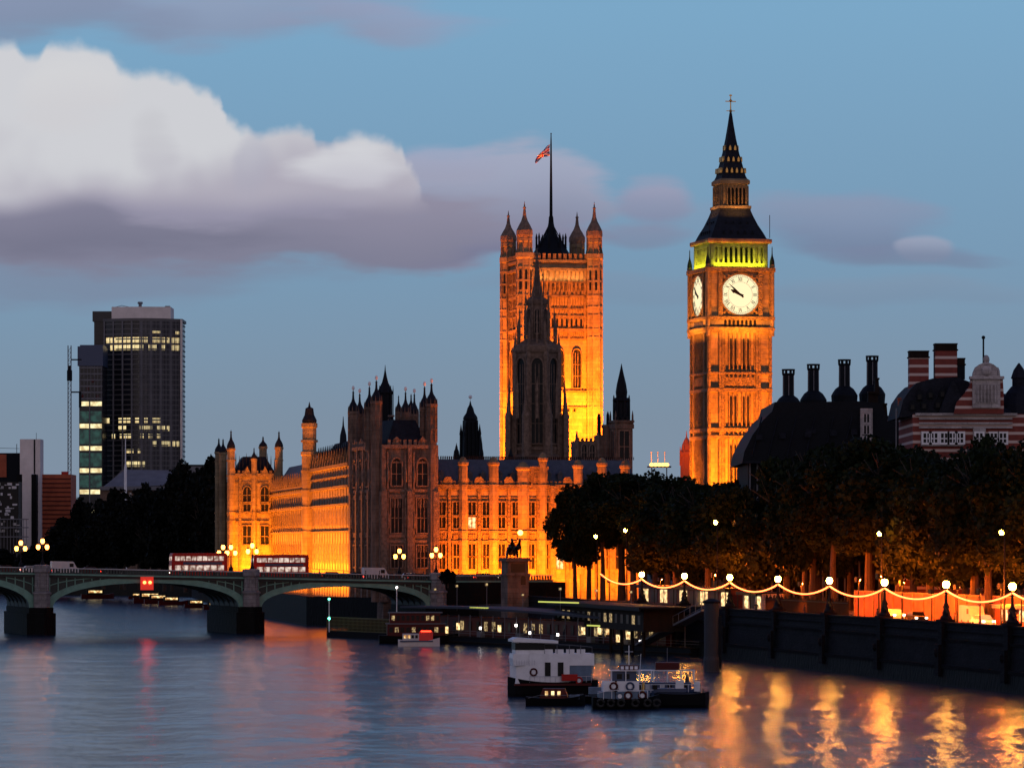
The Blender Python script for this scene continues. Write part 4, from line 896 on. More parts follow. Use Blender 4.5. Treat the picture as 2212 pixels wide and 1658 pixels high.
a.lathe(-.4, yq, [(1.75, 0), (1.75, Zq(985)), (2.0, Zq(982)), (2.0, Zq(976)), (1.6, Zq(974)), (1.6, Zq(925)), (1.85, Zq(922)), (1.85, Zq(914))], 8)
for z in (18.6, 24, 27.6, 31.9, Zq(955)): a.lathe(-.4, yq, [(1.95, z), (1.95, z+.5)], 8)
to = a.build('octagonal_turret', M['stone'], rv); c.lathe(-.4, yq, [(1.6, Zq(914)), (1.7, Zq(908)), (1.1, Zq(896)), (.9, Zq(882)), (.3, Zq(879)), (.05, Zq(868))], 8); c.build('turret_cap', M['slate'], to)
tw = thing('river_terrace', 'dark stone terrace wall along the river below the palace', 'river wall', (-22.5, 800, 0), 0)
b = MB(); b.exz([(-18.6, 26.4), (-18.1, 26), (-46, 210), (-46.6, 210)], -3, 5.8); b.exz([(.0, -.6), (0, .4), (-18.4, 26.9), (-18.6, 25.9)], -3, 5.8); b.exz([(0, 0), (12.4, -28), (12.0, -28.6), (-.5, -.5)], -3, 7.0); b.build('wall', M['wetstone'], tw)
def RT(x, y, z): return Matrix.Translation(RO) @ RZ(RA) @ Vector((x, y, z))
flood('flood_river_near', RT(-6.5, 40, 6.4), RT(0, 40, 18), 78, 1.2, 98000, (1, .235, .005), 150)
flood('flood_river_far', RT(-6.5, 130, 6.4), RT(0, 130, 17), 95, 1.2, 120000, (1, .235, .005), 150)

# ================================================================ FAR PAVILION
FA = math.radians(6); Z = tz(1000); FO = Vector((PX(499, 1000), 1000, 0)); FW, FD = 11.6, 22
fp_ = thing('far_pavilion', 'floodlit orange pavilion with turrets at the far end of the river front', 'building', (FO.x, FO.y, 5), FA)
b = MB(T(0, 0, -5)); b.box(0, FW, 0, FD, 0, Z(1022)); b.build('wall', M['stone'], fp_)
t = MB(T(0, 0, -5))
for y0, y1, d in ((1030, 1022, .45), (1110, 1106, .3), (1128, 1124, .35), (1044, 1040, .15)): t.box(-.2, FW+.2, -d, 0, Z(y0), Z(y1))
merlons(t, .5, FW-.5, Z(1022), .7, .6, .5, .3)
for x in (FW*.5, 2.2, FW-2.2): t.box(x-.3, x+.3, -.4, 0, 0, Z(1024)); 
for px_ in (3.9, 8.2):
    t.extr([(px_-.9, Z(1022)), (px_+.9, Z(1022)), (px_+.3, Z(1012)), (px_, Z(1006)), (px_-.3, Z(1012))], -.4, 0)
    window(fp_, T(px_-.05, 0, Z(1083)-5), 1.9, 3.6, nm=1, nt=1, dep=.4); window(fp_, T(px_-.05, 0, Z(1104)-5), 1.7, 1.7, pointed=False, nm=1, nt=0)
    window(fp_, T(px_-.05, 0, Z(1175)-5), 1.9, 4.4, pointed=False, nm=1, nt=1, dep=.4)
t.build('tracery', M['trim'], fp_)
for x, y, ty, cy_ in ((0, 0, 928, 968), (FW, 0, 930, 965), (FW*.48, 0, 966, 990), (-1.6, 9, 945, 975), (-2.4, 16, 942, 972), (FW-3.5, 8, 940, 962)):
    a = MB(T(0, 0, -5)); c = MB(T(0, 0, -5)); turret(a, c, x, y, 1.0 if ty < 960 else .7, 0, Z(cy_), Z(ty), bands=(Z(1126), Z(1108), Z(1028), Z(995)))
    o = a.build('turret', M['stone'], fp_); c.build('turret_cap', M['slate'], o)
b = MB(T(0, 0, -5)); b.taper(.6, FW-.6, .6, FD-.6, Z(1024), Z(985), 2.5, 3)
for k in range(12): b.lathe(1.2+k*.85, .7, [(.2, Z(1022)), (.14, Z(990)-(k % 3)*.5), (.03, Z(978)-(k % 3)*.6)], 4)
b.build('roof', M['slate'], fp_)
def FT(x, y, z): return Matrix.Translation(FO) @ RZ(FA) @ Vector((x, y, z))
flood('flood_pavilion', FT(5.8, -8, 6), FT(5.8, 0, 20), 11, 1.5, 17000, (1, .235, .005), 150)
# small red turret left of the clock tower and lamp cluster on a roof
Z = tz(790); tt_ = thing('red_stone_turret', 'small reddish domed turret just left of the clock tower', 'turret', (PX(1483, 790), 790, 5))
b = MB(T(0, 0, -5)); b.lathe(0, 0, [(1.25, 5), (1.25, Z(985)), (1.4, Z(982)), (1.4, Z(976)), (1.1, Z(972)), (.9, Z(960)), (.5, Z(950)), (.15, Z(944)), (.04, Z(930))], 8); b.build('wall', M['brickr'], tt_)
b = MB(T(0, 0, -5))
for k in range(8): an = math.pi/8+2*math.pi*k/8; b.lathe(1.3*math.cos(an), 1.3*math.sin(an), [(.15, Z(1005)), (.12, Z(972)), (.02, Z(964))], 4)
b.build('rib', M['brickr'], tt_)
Z = tz(1100); sf = thing('stadium_lamp_rack', 'cluster of bright orange-white floodlamps glowing above the tree line', 'floodlight', (PX(1424, 1100), 1100, Z(1007)))
b = MB(); b.box(-3.2, 3.2, -.4, .4, -.3, .1); b.tube([(-2, 0, -12), (-2, 0, 0)], .15); b.tube([(2, 0, -12), (2, 0, 0)], .15); b.build('rack', M['iron'], sf)
for k in range(5): MB().ball(-2.0+k*1.0, -.3, .45, .62, .4, .5).build('lamp', M['crane'], sf)
for k, px in enumerate((1407, 1421, 1436)):
    q = MB(); q.tube([(PX(px, 1100)-PX(1424, 1100), 0, 0), (PX(px, 1100)-PX(1424, 1100), 0, 3.6)], .12); q.ball(PX(px, 1100)-PX(1424, 1100), 0, 3.7, .25); q.build('mast', M['white'], sf)
# ================================================================ OFFICE TOWERS (far left)
d = 1700; Z = tz(d); X = lambda px: PX(px, d)
ot = thing('office_tower', 'tall curved dark glass office tower with rows of lit windows', 'office tower', (X(307), d, 5))
hw = (X(390)-X(224))/2
plan = [(-hw, 3)] + [(-hw + 2*hw*k/14, 3 - 6.5*math.sin(math.pi*k/14)) for k in range(1, 14)] + [(hw, 3), (hw, 22), (-hw, 22)]
b = MB(T(0, 0, -5)); b.exz(plan, 5, Z(694)); b.build('glass_body', M['oglass'], ot)
fl = MB(T(0, 0, -5)); ml = MB(T(0, 0, -5)); ys = [700 + 10.9*k for k in range(35)]
def outl(off, n=28): return [(-hw-off + 2*(hw+off)*k/n, 3 - (6.5+off)*math.sin(math.pi*k/n)) for k in range(n+1)]
o1 = outl(.25)
for y in ys: 
    pl = o1 + [(hw+.25, 22.2), (-hw-.25, 22.2)]; fl.exz(pl, Z(y)-.28, Z(y)+.28)
fl.exz(outl(.6) + [(hw+.6, 22.6), (-hw-.6, 22.6)], Z(694), Z(688)); fl.build('floor_band', M['towerband'], ot)
for y in ys[1:-1:1]:
    q = MB(T(0, 0, -5)); pl = [(x, y_-.06) for x, y_ in outl(-.1)]; q.add([(x, y_, Z(y)-1.5) for x, y_ in pl] + [(x, y_, Z(y)-.35) for x, y_ in pl], [(i_, i_+1, len(pl)+i_+1, len(pl)+i_) for i_ in range(len(pl)-1)]); q.build('window_row', M['dimrow'], ot)
for k in range(57):
    x = -hw + 2*hw*k/56; y = 3 - 6.5*math.sin(math.pi*k/56); w_ = .32 if k % 7 == 0 else .12
    if k % 7 == 0 or k > 26: ml.box(x-w_, x+w_, y-.55, y, 5, Z(694))
ml.build('mullion', M['gconc'], ot)
random.seed(3); key = {}
def litpane(f0, f1, y, n, h=.75, dens=1.0):
    for k in range(n):
        if random.random() > dens: continue
        a = f0+(f1-f0)*k/n+.004; c = f0+(f1-f0)*(k+1)/n-.004; am = (a+c)/2
        w_ = (c-a)*2*hw; kk = round(w_, 1), h
        if kk not in key: q = MB(); q.box(-w_/2, w_/2, -.08, .08, 0, 3.0*h if h > .5 else h*3); key[kk] = q.mesh('lit_window', M['litwin'])
        x = -hw+2*hw*am; yy = 3-6.5*math.sin(math.pi*am); sl = math.atan2(-6.5*math.pi*math.cos(math.pi*am), 2*hw)
        inst(key[kk], 'lit_window', ot, T(x, yy-.12, Z(y)-5+.1) @ RZ(sl))
litpane(.02, .98, 741, 17, .75, .9); litpane(.02, .98, 757, 17, .75, .85); litpane(.02, .98, 914, 17, .7, .5); litpane(.02, .98, 931, 17, .7, .75)
litpane(.1, .75, 947, 12, .6, .5); litpane(.55, .98, 964, 9, .7, .85); litpane(.2, .6, 979, 8, .5, .4); litpane(.3, .55, 1008, 5, .7, .8); litpane(.3, .98, 722, 12, .4, .4)
b = MB(T(0, 0, -5)); b.exz([(X(240)-X(307), 2), (X(312)-X(307), .5), (X(368)-X(307), 2), (X(368)-X(307), 18), (X(240)-X(307), 18)], Z(688), Z(662)); b.build('penthouse', M['concrete'], ot)
b = MB(T(0, 0, -5)); b.box(X(199)-X(307), X(226)-X(307), 8, 20, 5, Z(692)); b.box(X(196)-X(307), X(240)-X(307), 7, 21, Z(692), Z(670))
for k in range(8): b.box(X(203)-X(307), X(222)-X(307), 7.7, 8, Z(740)+k*1.6, Z(740)+k*1.6+.6)
b.build('service_core', M['oglass'], ot)
b = MB(T(0, 0, -5)); b.lathe(X(300)-X(307), 6, [(.7, Z(662)), (.7, Z(655)), (1.2, Z(654)), (1.0, Z(650))], 8); b.tube([(-12, 6, Z(662)), (-9, 6, Z(658)), (-6, 6, Z(661))], .12); b.box(9, 11, 5, 7, Z(662), Z(659)); b.build('rooftop_plant', M['gconc'], ot)
b = MB(T(0, 0, -5)); b.box(hw-.2, hw+.6, 1.2, 3.4, 5, Z(690)); b.build('corner_column', M['concrete'], ot)
# lower block in front
d = 1680; Z = tz(d); X = lambda px: PX(px, d); x0, x1 = X(171)-X(196), X(221)-X(196)
ob = thing('office_block', 'narrow office block with bright cream floor bands and green glass', 'office block', (X(196), d, 5))
b = MB(T(0, 0, -5)); b.box(x0, x1, 0, 20, 5, Z(790)); b.build('glass_body', M['oglass'], ob)
b = MB(T(0, 0, -5)); b.box(x0-.6, x1+.3, -.6, 20, Z(790), Z(748)); b.box(x0, x1, 3, 17, Z(748), Z(744)); b.build('plant_storey', M['bluep'], ob)
for y in (876, 924, 972, 1020, 1066, 1110): 
    for xa, xb in ((x0+.2, -.7), (-.1, x1-.2)): MB(T(0, 0, -5)).box(xa, xb, -.25, 0, Z(y)-.1, Z(y)+1.7).build('lit_band', M['litband'], ob)
for y0, y1 in ((922, 892), (970, 932), (1018, 982), (1064, 1030)):
    for xa, xb in ((x0+.3, -.8), (-.1, x1-.3)): MB(T(0, 0, -5)).box(xa, xb, -.1, 0, Z(y0)+2.1, Z(y1)+.8).build('glass_panel', M['litgreen'], ob)
b = MB(T(0, 0, -5)); b.box(-.6, -.2, -.5, 0, 5, Z(876))
for k in range(8): b.box(x0, x1, -.3, -.02, Z(862)+k*2.5, Z(862)+k*2.5+.6)
for k in range(7): b.box(x0+.5+k*1.4, x0+.7+k*1.4, -.36, -.02, Z(866), Z(790))
b.build('mullion', M['gconc'], ob)
b = MB(T(0, 0, -5))
for k in range(4): b.box(x0+1+k*2.0, x0+2.0+k*2.0, -.2, -.02, Z(860)+(k % 3)*3.2, Z(860)+(k % 3)*3.2+1.5)
b.build('dim_window', M['dred'], ob)
# mast
d = 1500; Z = tz(d); mt = thing('antenna_mast', 'slim grey lattice antenna mast beside the office towers', 'mast', (PX(150, d), d, 5))
b = MB(T(0, 0, -5))
for sx in (-.55, .55): b.tube([(sx, 0, 5), (sx, 0, Z(746))], .16); b.tube([(sx, .9, 5), (sx, .9, Z(746))], .14)
z = 8
while z < Z(750): b.tube([(-.55, 0, z), (.55, 0, z+1.6)], .08, 4); b.tube([(.55, 0, z), (-.55, 0, z)], .08, 4); z += 1.7
b.build('lattice', M['gconc'], mt)
b = MB(T(0, 0, -5)); b.lathe(0, .4, [(1.0, Z(822)), (1.0, Z(800)), (.7, Z(798)), (.7, Z(790))], 8); b.box(.5, 4.4, .2, .5, Z(778), Z(775)); b.box(.5, 4.2, .2, .5, Z(848), Z(845)); b.build('antenna', M['iron'], mt); MB(T(0, 0, -5)).box(3.4, 4.3, 0, .8, Z(880), Z(845)).build('antenna', M['iron'], mt)
# far left blocks
d = 1450; Z = tz(d); X = lambda px: PX(px, d)
def block(name, label, px0, px1, y, dep, m, dd=0, base=5):
    dq = d+dd; r = thing(name, label, 'building', (PX(px0, dq), dq, base)); a = MB(); a.box(0, PX(px1, dq)-PX(px0, dq), 0, dep, 0, PZ(y, dq)-base); a.build('wall', M[m], r); return r, dq
r, dq = block('brick_block', 'rust red clad block of horizontal bands right of the white slab tower', 77, 153, 1024, 18, 'brickr')
a = MB(T(0, 0, -5)); 
for k in range(12): a.box(-.1, PX(153, d)-PX(77, d)+.1, -.25, -.02, PZ(1034+k*9.6, d)-.12, PZ(1034+k*9.6, d)+.25)
a.build('floor_band', M['dred'], r)
a = MB(T(0, 0, -5)); a.box(9.0, 11.4, 0.2, 1.4, PZ(1024, d), PZ(1018, d)); a.build('roof_sign', M['redp'], r)
r, dq = block('slab_tower', 'pale concrete slab tower with a dark vertical joint', 43, 87, 948, 10, 'concrete', -6)
a = MB(T(0, 0, -5)); xx = PX(73, dq)-PX(43, dq); a.box(xx, xx+.5, -.15, -.02, PZ(1030, dq), PZ(949, dq)); a.tube([(5.5, 2, PZ(948, dq)), (5.5, 2, PZ(934, dq))], .08); a.build('joint', M['iron'], r)
r, dq = block('stair_tower', 'lower pale concrete stair tower with a black right side', 48, 70, 1022, 6, 'concrete', -14)
a = MB(T(0, 0, -5)); xx = PX(68, dq)-PX(48, dq); a.box(xx, xx+1.7, -.2, 5, 5, PZ(1024, dq)); a.box(-2.0, -.02, 0, 5, 5, PZ(1024, dq)); a.build('shadow_panel', M['black'], r)
r, dq = block('rust_block', 'rust and black office block at the left edge of the photo', -40, 43, 978, 14, 'iron', 6)
a = MB(T(0, 0, -5)); a.box(0, PX(14, dq)-PX(-40, dq), -.2, -.02, PZ(1030, dq), PZ(981, dq)); a.build('cladding', M['brickr'], r)
a = MB(T(0, 0, -5)); a.tube([(PX(34, dq)-PX(-40, dq), 3, PZ(978, dq)), (PX(34, dq)-PX(-40, dq), 3, PZ(958, dq))], .12); a.tube([(0, 3, PZ(966, dq)), (13, 3, PZ(968, dq))], .08); a.build('roof_mast', M['iron'], r)
r, dq = block('dark_riverside_block', 'dark glazed riverside block with small painted pale reflections at the left edge', -30, 40, 1040, 10, 'glass', -40)
random.seed(11); kk = {}
for k in range(46):
    w_ = random.choice((.7, 1.1, 1.6)); h_ = random.choice((.3, .6, .9))
    if (w_, h_) not in kk: kk[(w_, h_)] = MB().box(0, w_, -.12, -.02, 0, h_).mesh('window', M['offwhite'])  # off-white patches painted on as reflections in the glazing
    inst(kk[(w_, h_)], 'window', r, T(random.uniform(3.2, 10.2), 0, PZ(random.randint(11, 25)*7.2+970, dq)-5+.2))
a = MB(T(0, 0, -5)); 
for z in (1122, 1140, 1160): a.box(2, 14.5, -1.6, 0, PZ(z, dq), PZ(z, dq)+.35)
for k in range(10): a.box(4+k*1.1, 4.15+k*1.1, -1.5, -1.3, 5, PZ(1122, dq))
a.build('balcony', M['gconc'], r)
# grey roofed hall with mast
d = 1400; Z = tz(d); hl = thing('grey_hall', 'low grey hall with sloping roof in front of the office tower', 'building', (PX(216, d), d, 5)); q = lambda px: PX(px, d)-PX(216, d)
a = MB(T(0, 0, -5)); a.box(0, q(350), 0, 16, 5, Z(1050)); a.build('wall', M['dstone'], hl)
a = MB(T(0, 0, -5)); a.add([(q(222), -1, Z(1052)), (q(352), -1, Z(1048)), (q(380), 14, Z(1014)), (q(262), 14, Z(1012))], [(0, 1, 2, 3)]); a.box(q(216), q(386), -1.4, -1.0, Z(1058), Z(1050)); a.extr([(q(256), Z(1012)), (q(386), Z(1014)), (q(386), Z(1052)), (q(216), Z(1052))], 14, 14.4); a.build('roof', M['gconc'], hl)
a = MB(T(0, 0, -5)); 
for k in range(9): a.box(q(262+k*9), q(266+k*9), -.3, 0, Z(1080), Z(1064))
a.build('window', M['offwhite'], hl)
mst = thing('white_flag_mast', 'white tapering mast standing before the office tower', 'mast', (PX(271, 1390), 1390, 5)); a = MB(T(0, 0, -5)); a.lathe(0, 0, [(.6, 5), (.5, PZ(1010, 1390)), (.25, PZ(1000, 1390)), (.12, PZ(938, 1390))], 6); a.build('pole', M['white'], mst)
fb = thing('distant_flat_block', 'flat grey distant building above the dark trees right of the office tower', 'building', (PX(396, 1600), 1600, 5)); a = MB(T(0, 0, -5)); a.box(0, PX(466, 1600)-PX(396, 1600), 0, 20, 5, PZ(1006, 1600)); a.build('wall', M['gconc'], fb)
a = MB(T(0, 0, -5)); a.box(-.3, 13, -.3, 20.3, PZ(1006, 1600), PZ(1003, 1600)); a.build('parapet', M['iron'], fb)

# ================================================================ RIGHT: DARK CHIMNEYED OFFICE BLOCK
d = 650; Z = tz(d); X = lambda px: PX(px, d); PA = math.radians(6); bx = X(1612)
ph = thing('chimneyed_block', 'big dark block with sloping black roof and tall round ventilation chimneys', 'building', (bx, d, 5), 0)
q = lambda px: PX(px, d)-bx
a = MB(T(0, 0, -5)); a.box(q(1618), q(1960), 2, 34, 5, Z(985)); a.build('wall', M['iron'], ph)
a = MB(T(0, 0, -5))
for k in range(22): x = q(1620)+k*1.15; a.box(x, x+.2, 1.3, 2.0, 5, Z(985))
a.build('facade_fin', M['gconc'], ph)
a = MB(T(0, 0, -5)); prof = [(q(1603), Z(1000)), (q(1608), Z(975)), (q(1625), Z(940)), (q(1650), Z(905)), (q(1668), Z(888)), (q(1674), Z(868)), (q(1730), Z(868)), (q(1852), Z(866)), (q(1906), Z(870)), (q(1916), Z(900)), (q(1958), Z(902)), (q(1962), Z(985)), (q(1962), Z(1000))]
a.extr(prof, 0, 36); a.build('roof', M['iron'], ph)
a = MB(T(0, 0, -5)); a.box(q(1608), q(1960), -.4, 0, Z(1000), Z(996)); a.box(q(1880), q(1955), .6, 1.2, Z(902), Z(897))
for px in (1625, 1660, 1700, 1740, 1780, 1820): a.tube([(q(px), -.15, Z(985)), (q(px)+1.5, -.15, Z(900))], .12, 4)
a.box(q(1742), q(1762), -.3, 0, Z(936), Z(926)); a.build('roof_rib', M['slate'], ph)
chx = [(1703, 797, 868), (1757, 786, 858), (1824, 776, 848), (1884, 768, 845)]
for i, (px, ty, by) in enumerate(chx):
    yd = 4+i*5; dd = d+yd; Zc = tz(dd); xc = PX(px, dd)-bx; a = MB(T(0, 0, -5)); r = 12.0/2212*0+.92
    a.lathe(xc, yd, [(2.0, Zc(878)), (2.15, Zc(by+6)), (1.9, Zc(by)), (1.5, Zc(by-8)), (r, Zc(by-14)), (r*.98, Zc(ty+14)), (r*1.1, Zc(ty+12)), (r*1.1, Zc(ty+9))], 16)
    n = 8
    for k in range(n): an = 2*math.pi*(k+.5)/n; a.box(xc+r*math.cos(an)-.14, xc+r*math.cos(an)+.14, yd+r*math.sin(an)-.14, yd+r*math.sin(an)+.14, Zc(ty+9), Zc(ty+3))
    a.lathe(xc, yd, [(r*1.15, Zc(ty+3)), (r*1.15, Zc(ty))], 16)
    co = a.build('chimney', M['iron'], ph)
    a = MB(T(0, 0, -5)); 
    for k in range(6): an = 2*math.pi*k/6 - math.pi/2; a.box(xc+r*math.cos(an)-.06, xc+r*math.cos(an)+.06, yd+r*math.sin(an)*1.03-.06, yd+r*math.sin(an)*1.03+.06, Zc(by-14), Zc(ty+14))
    a.build('chimney_rib', M['gconc'], co)
for px, w_, ty, by in ((1903, 26, 842, 905), (1912, 12, 812, 845), (1925, 22, 868, 905)):
    xc = q(px); MB(T(0, 0, -5)).taper(xc-w_*.036, xc+w_*.036, 14, 17, Z(by), Z(ty), .18, .3).box(xc-w_*.03, xc+w_*.03, 13.8, 16.8, Z(ty), Z(ty)+.3).build('stepped_stack', M['timber'], ph)
for k_, px in enumerate((1640, 1690, 1745, 1800, 1845)):
    MB(T(0, 0, -5)).box(q(px)-.5, q(px)+.5, -.5, .6, Z(950-k_*3), Z(938-k_*3)).build('roof_hatch', M['slate'], ph)
a = MB(T(0, 0, -5)); a.box(q(1858), q(1884), -.8, 6, Z(965), Z(882)); so_ = a.build('stone_bay', M['pstone'], ph)
for y in (900, 925, 948): window(so_, T(q(1871), -.8, Z(y+12)-5), .8, 1.3, pointed=False, nm=1, nt=0, t='pstone', dep=.1)
# ================================================================ RED AND WHITE STRIPED BUILDING
d = 600; Z = tz(d); bx = PX(1950, d); q = lambda px: PX(px, d)-bx
ns = thing('striped_brick_building', 'red brick and white stone striped building with gabled dark roof and chimneys', 'building', (bx, d, 5))
a = MB(T(0, 0, -5)); a.box(q(1975), q(2260), 2, 24, 5, Z(893)); a.build('wall', M['redbrick'], ns)
a = MB(T(0, 0, -5)); 
for y in (905, 915, 924): a.box(q(1988), q(2190), 1.6, 2, Z(y), Z(y)+.28)
a.box(q(1980), q(2200), 1.3, 2.0, Z(896), Z(891)); a.build('cornice', M['pstone'], ns)
a = MB(T(0, 0, -5)); a.box(q(1992), q(2085), 1.5, 2, Z(962), Z(931)); a.box(q(2105), q(2132), 1.5, 2, Z(962), Z(922)); a.build('stone_bay', M['pstone'], ns)
for px in (2004, 2020, 2042, 2060, 2076, 2118, 2150, 2170): window(ns, T(q(px), 1.5 if px < 2140 else 2, Z(955)-5), .95, 1.35, pointed=False, nm=1, nt=1, t='white', dep=.12)
a = MB(T(0, 0, -5)); a.extr([(q(1946), Z(900)), (q(1955), Z(862)), (q(1970), Z(840)), (q(1985), Z(825)), (q(2020), Z(815)), (q(2070), Z(812)), (q(2120), Z(830)), (q(2140), Z(893)), (q(1985), Z(896))], 3, 22); a.extx([(2.4, Z(893)), (23, Z(893)), (16, Z(845)), (9, Z(845))], q(2060), q(2190)); a.build('roof', M['slate'], ns)
for px, ty, by, w_ in ((1996, 752, 850, 42), (2055, 736, 815, 48), (2088, 768, 815, 16)):
    a = MB(T(0, 0, -5)); h = w_/2; yd = 7
    a.box(q(px-h), q(px+h), yd, yd+2.6, Z(by), Z(ty+16)); co = a.build('chimney_stack', M['redbrick'] if w_ > 20 else M['iron'], ns)
    a = MB(T(0, 0, -5)); a.box(q(px-h-2), q(px+h+2), yd-.15, yd+2.75, Z(ty+16), Z(ty+13)); a.box(q(px-h), q(px+h), yd, yd+2.6, Z(ty+13), Z(ty+3)); a.box(q(px-h-1), q(px+h+1), yd-.1, yd+2.7, Z(ty+3), Z(ty))
    a.build('chimney_cap', M['timber'], co)
a = MB(T(0, 0, -5)); a.extr([(q(2062), Z(893)), (q(2068), Z(868)), (q(2085), Z(850)), (q(2098), Z(832)), (q(2101), Z(812)), (q(2168), Z(812)), (q(2170), Z(850)), (q(2170), Z(893))], 1.0, 3.0); gbo = a.build('gable', M['redbrick'], ns)
a = MB(T(0, 0, -5)); pl = [(q(2102), Z(880)), (q(2102), Z(815))] + [(q(2132)-q(2100)+q(2100)+ (q(2162)-q(2102))/2*math.cos(math.pi-math.pi*k/12), Z(812)+2.0*math.sin(math.pi*k/12)) for k in range(13)] + [(q(2162), Z(880))]
a.extr(pl, .6, 1.6); a.box(q(2096), q(2170), .3, 1.8, Z(818), Z(812)); a.ball(q(2132), 1, Z(776), .5, .5, .7); a.lathe(q(2132), 1, [(.6, Z(786)), (.35, Z(780)), (.3, Z(776))], 8)
for sx_ in (2108, 2157): a.lathe(q(sx_), .8, [(.3, Z(812)), (.3, Z(800)), (.05, Z(792))], 6)
for k in range(6): a.box(q(2112)+k*.5, q(2112)+k*.5+.2, .35, .6, Z(868), Z(830))
a.ball(q(2132), .5, Z(800), .75, .25, .75); a.build('gable_front', M['pstone'], gbo)
a = MB(T(0, 0, -5)); a.tube([(q(2126), 1, Z(790)), (q(2126), 1, Z(727))], .14); a.ball(q(2126), 1, Z(728), .28); a.build('gable_finial', M['iron'], gbo)
for px, y in ((1990, 862), (2014, 858), (2040, 856), (1975, 884), (2000, 882), (2030, 880)):
    a = MB(T(0, 0, -5)); a.extr([(q(px)-.45, Z(y)), (q(px)+.45, Z(y)), (q(px)+.45, Z(y)+.8), (q(px), Z(y)+1.5), (q(px)-.45, Z(y)+.8)], 2.5, 5); a.build('dormer', M['iron'], ns)
    MB(T(0, 0, -5)).box(q(px)-.25, q(px)+.25, 2.42, 2.5, Z(y)+.1, Z(y)+.75).build('dormer_window', M['glass'], ns)
a = MB(T(0, 0, -5)); a.extr([(q(2030), Z(893)), (q(2050), Z(840)), (q(2062), Z(818)), (q(2074), Z(840)), (q(2094), Z(893))], 1.6, 14); a.build('pitched_roof', M['slate'], ns)
for px, ty in ((1958, 858), (2148, 800), (2176, 822), (2106, 850)): MB(T(0, 0, -5)).box(q(px)-.35, q(px)+.35, 9, 9.8, Z(893), Z(ty)).box(q(px)-.45, q(px)+.45, 8.9, 9.9, Z(ty), Z(ty)+.25).build('small_chimney', M['brickr'], ns)
a = MB(T(0, 0, -5)); a.tube([(q(1940), 3, Z(985)), (q(1940), 3, Z(880))], .1); a.build('vent_pipe', M['gconc'], ns)
a = MB(T(0, 0, -5)); a.lathe(q(2212), 6, [(2.9, 5), (2.9, Z(905)), (3.1, Z(903)), (3.1, Z(898)), (2.6, Z(870)), (1.9, Z(845)), (1.2, Z(832)), (1.0, Z(830)), (1.0, Z(815)), (1.2, Z(813)), (.8, Z(795)), (.1, Z(780))], 12); a.build('corner_turret', M['slate'], ns)
a = MB(T(0, 0, -5)); a.lathe(q(2212), 6, [(2.98, 5), (2.98, Z(908))], 12); a.build('turret_wall', M['offwhite'], ns)

# ================================================================ TREES
def leaf_mat(name, c, c2, tr=.25):
    m = mat(name, c, .7, noise=.5, nscale=.25, c2=c2); b = m.node_tree.nodes['Principled BSDF']
    b.inputs['Specular IOR Level'].default_value = .1
    return m
M['leaf'] = leaf_mat('plane_leaves', (.011, .018, .005), (.003, .006, .002)); M['leafd'] = leaf_mat('far_leaves', (.006, .007, .004), (.003, .004, .0025))
rng = np.random.default_rng(5)
def crown_mesh(name, n, rx, ry, rz, leaf, m, seed, nc=34, low=-.55):
    r = np.random.default_rng(seed)
    c = r.normal(size=(nc, 3)); c /= np.linalg.norm(c, axis=1)[:, None]; c *= (r.random((nc, 1))**.4)*.82
    c[:, 2] = np.where(c[:, 2] < low, low + .2*r.random(nc), c[:, 2]); cr = .2 + .2*r.random(nc)
    k = r.integers(0, nc, n); p = r.normal(size=(n, 3)); p /= np.linalg.norm(p, axis=1)[:, None]; p *= (r.random((n, 1))**.45)*cr[k][:, None]*np.array([1, 1, .8])
    p = (c[k] + p) * np.array([rx, ry, rz])
    a = r.normal(size=(n, 3)); a /= np.linalg.norm(a, axis=1)[:, None]; b = np.cross(a, r.normal(size=(n, 3))); b /= np.linalg.norm(b, axis=1)[:, None]
    s = leaf*(.6+.8*r.random((n, 1))); v = np.stack([p-a*s-b*s*.6, p+a*s-b*s*.6, p+a*s*.7+b*s*.7, p-a*s*.7+b*s*.7], 1).reshape(-1, 3)
    me = bpy.data.meshes.new(name); me.vertices.add(4*n); me.vertices.foreach_set('co', v.ravel()); me.loops.add(4*n); me.loops.foreach_set('vertex_index', np.arange(4*n, dtype=np.int32))
    me.polygons.add(n); me.polygons.foreach_set('loop_start', np.arange(0, 4*n, 4, dtype=np.int32)); me.polygons.foreach_set('loop_total', np.full(n, 4, dtype=np.int32)); me.update(); me.materials.append(m); return me
def trunk_mesh(name, h, r0, seed, spread):
    r = random.Random(seed); a = MB(); a.tube([(0, 0, -.5), (r.uniform(-.2, .2), 0, h*.3), (r.uniform(-.5, .5), r.uniform(-.4, .4), h*.62)], [r0*1.25, r0*.9, r0*.7], 8)
    for k in range(7):
        an = 2*math.pi*k/7 + r.random(); z0 = h*(.42+.2*r.random()); e = spread*(.45+.35*r.random())
        a.tube([(0, 0, z0), (e*.45*math.cos(an), e*.45*math.sin(an), z0+h*.22), (e*math.cos(an), e*math.sin(an), z0+h*(.27+.05*r.random()))], [r0*.5, r0*.32, r0*.12], 6)
        for j in (-1, 1): a.tube([(e*.45*math.cos(an), e*.45*math.sin(an), z0+h*.22), (e*.75*math.cos(an+.45*j), e*.75*math.sin(an+.45*j), z0+h*.36)], [r0*.2, r0*.07], 5)
    return a.mesh('trunk', M['bark'])
def tree_kit(n, H, rx, rz, leaf, m, seeds, low=-.5):
    return [(crown_mesh('crown', n, rx, rx, rz, leaf, m, s, low=low), trunk_mesh('trunk', H, .5, s, rx)) for s in seeds]
BH, BR_, BZ = 24.0, 7.6, 9.0
